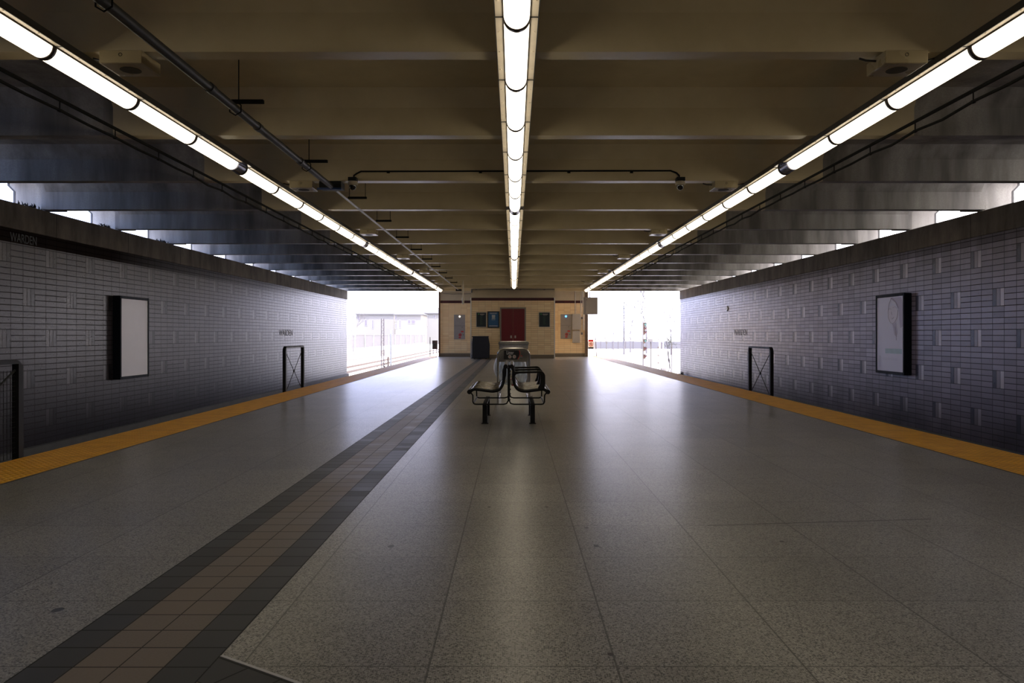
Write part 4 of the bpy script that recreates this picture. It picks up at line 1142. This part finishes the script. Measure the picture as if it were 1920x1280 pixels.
r = mast(q.x, 41.5, q.z, 'thick white pole outside on the right beside the signal mast', False, 'white', .055)
m = MB()
for py in (651, 666, 680): 
    z = P(0, py, 41.5).z; m.box((q.x-.12, 41.44, z-.03), (q.x-.05, 41.52, z+.03))
m.build('pole_bracket', M['rust'], r, origin=tuple(r.location))
q = P(1243.5, 619, 46); mast(q.x, 46, q.z, 'thin short white pole outside right of the thick white pole', False, 'white', .03)
q = P(1220, 638, 42.5)
r = thing('equipment_box', 'small grey box on a post between signal mast and white pole', 'equipment box', (q.x, 42.5, -1.15)); o = tuple(r.location)
MB().box((q.x-.16, 42.4, q.z-.08), (q.x+.10, 42.6, q.z+.09)).build('enclosure', M['fencep'], r, origin=o, bevel=.01)
MB().tube([(q.x, 42.5, -1.15), (q.x, 42.5, q.z-.07)], .025, 8).build('post', M['bark'], r, origin=o)
q = P(1256, 637, 37.9); bush('shrub', (q.x, 37.9, q.z), .42, .42, 330, M['leaf'], 'small dark leafy shrub against the right wall end outside', 'shrub', True, .035, 9)
# trees right
def tree(X, D, h, spread, label, mat, seed, name='bare_tree', depth=5, group=None):
    rnd = random.Random(seed); m = MB()
    r = thing(name, label, 'tree', (X, D, -1.15), group); o = tuple(r.location)
    tr = MB(); top = Vector((X, D, -1.15+h*.3)); tr.tube([(X, D, -1.15), top], [h*.012, h*.008], 7); tr.build('trunk', mat, r, origin=o)
    def rec(p, d, L, rad, k):
        e = p+d*L; mid_ = (p+e)/2+Vector((rnd.uniform(-1, 1), rnd.uniform(-1, 1), 0))*L*.06
        m.tube([p, mid_, e], [rad, rad*.85, rad*.7], 4 if k < 3 else 5)
        if k == 0: return
        for _ in range(3 if k > 1 else 4):
            nd = (d+Vector((rnd.uniform(-1, 1), rnd.uniform(-1, 1), rnd.uniform(-.1, .7)))*spread).normalized()
            rec(p.lerp(e, rnd.uniform(.6, 1)), nd, L*rnd.uniform(.62, .82), rad*.6, k-1)
    for _ in range(3):
        d = Vector((rnd.uniform(-.4, .4), rnd.uniform(-.4, .4), 1)).normalized(); rec(top, d, h*.24, h*.0055, depth)
    m.build('branches', mat, r, origin=o); return r
labs = ['tall bare tree outside on the right, spreading above the signal mast', 'bare tree outside right, next to the brick wall end', 'bare tree outside right, left of the signal mast', 'ochre-tinted young tree behind the chain-link fence', 'bare tree outside right, beside the hanging display box']
tree(P(1212, 0, 90).x, 90, 10.0, .75, labs[0], M['bark'], 1)
tree(P(1258, 0, 84).x, 84, 8.0, .8, labs[1], M['bark'], 2)
tree(P(1182, 0, 96).x, 96, 7.5, .85, labs[2], M['bark'], 3)
tree(P(1137, 0, 80).x, 80, 4.0, .5, labs[3], M['barkg'], 4, depth=4)
tree(P(1150, 0, 110).x, 110, 7.0, .9, labs[4], M['bark'], 6)
tree(P(662, 0, 100).x, 100, 6.0, .8, 'bare tree outside on the left beside the brick wall end', M['bark'], 8)
# conifer
q = P(1170, 0, 85).x
r = thing('conifer', 'narrow dark conifer far outside behind the chain-link fence', 'tree', (q, 85, -1.15)); o = tuple(r.location)
m = MB(); rnd = random.Random(4)
for i in range(420):
    t_ = rnd.random(); z = .6+4.6*t_; rr = .95*(1-t_)+.06; a_ = rnd.uniform(0, 2*PI)
    p = Vector((q+math.cos(a_)*rr*rnd.uniform(.2, 1), 85+math.sin(a_)*rr*rnd.uniform(.2, 1), z)); d = Vector((math.cos(a_), math.sin(a_), -.3))*.14
    e = Vector((-math.sin(a_), math.cos(a_), 0))*.035; m.add([p-d, p+e, p+d, p-e], [(0, 1, 2, 3)])
m.build('foliage', M['conifer'], r, origin=o)
MB().tube([(q, 85, -1.15), (q, 85, 4.8)], [.12, .03], 7).build('trunk', M['bark'], r, origin=o)
struct(MB().box((5, 120, -1.15), (60, 124, -.0)).build('embankment', M['road']), 'low lilac embankment beyond the fence')

# ------------------------------------------------------------------ world, sun, camera
w = bpy.data.worlds.new('World'); sc.world = w; w.use_nodes = True
nt = w.node_tree; nt.nodes.clear()
out = nt.nodes.new('ShaderNodeOutputWorld'); bg = nt.nodes.new('ShaderNodeBackground'); nt.links.new(bg.outputs[0], out.inputs[0])
tc = nt.nodes.new('ShaderNodeTexCoord'); sx = nt.nodes.new('ShaderNodeSeparateXYZ'); nt.links.new(tc.outputs['Generated'], sx.inputs[0])
mr = nt.nodes.new('ShaderNodeMapRange'); nt.links.new(sx.outputs[0], mr.inputs[0]); mr.inputs[1].default_value = -.9; mr.inputs[2].default_value = .9
cr_ = nt.nodes.new('ShaderNodeValToRGB'); nt.links.new(mr.outputs[0], cr_.inputs[0])
el = cr_.color_ramp.elements; el[0].position = 0; el[0].color = (.20, .35, .74, 1); el[1].position = 1; el[1].color = (1.30, 1.18, 1.06, 1)
e = cr_.color_ramp.elements.new(.5); e.color = (.84, .86, 1.20, 1)
nt.links.new(cr_.outputs[0], bg.inputs[0]); bg.inputs[1].default_value = SKY = 7.3
su = bpy.data.lights.new('Sun', 'SUN'); su.energy = 9; su.angle = .01; su.color = (1, .95, .88)
so = bpy.data.objects.new('Sun', su); C.objects.link(so)
so.rotation_euler = Vector((.30, .42, -.86)).to_track_quat('-Z', 'Y').to_euler()

cam = bpy.data.cameras.new('Camera'); co = bpy.data.objects.new('Camera', cam); C.objects.link(co); sc.camera = co
co.location = (0, 0, H); co.rotation_euler = (PI/2, 0, 0)
cam.sensor_width = 36; cam.lens = 36*F/1920; cam.shift_x = -(CX-960)/1920; cam.shift_y = -(640-CY)/1920
cam.clip_end = 1000; cam.clip_start = .05
sc.view_settings.view_transform = 'Standard'; sc.view_settings.look = 'None'; sc.view_settings.gamma = 1; sc.view_settings.exposure = 0
sc.view_settings.use_curve_mapping = False
try:
    sc.cycles.max_bounces = 8; sc.cycles.diffuse_bounces = 5; sc.cycles.sample_clamp_indirect = 6
except Exception: pass
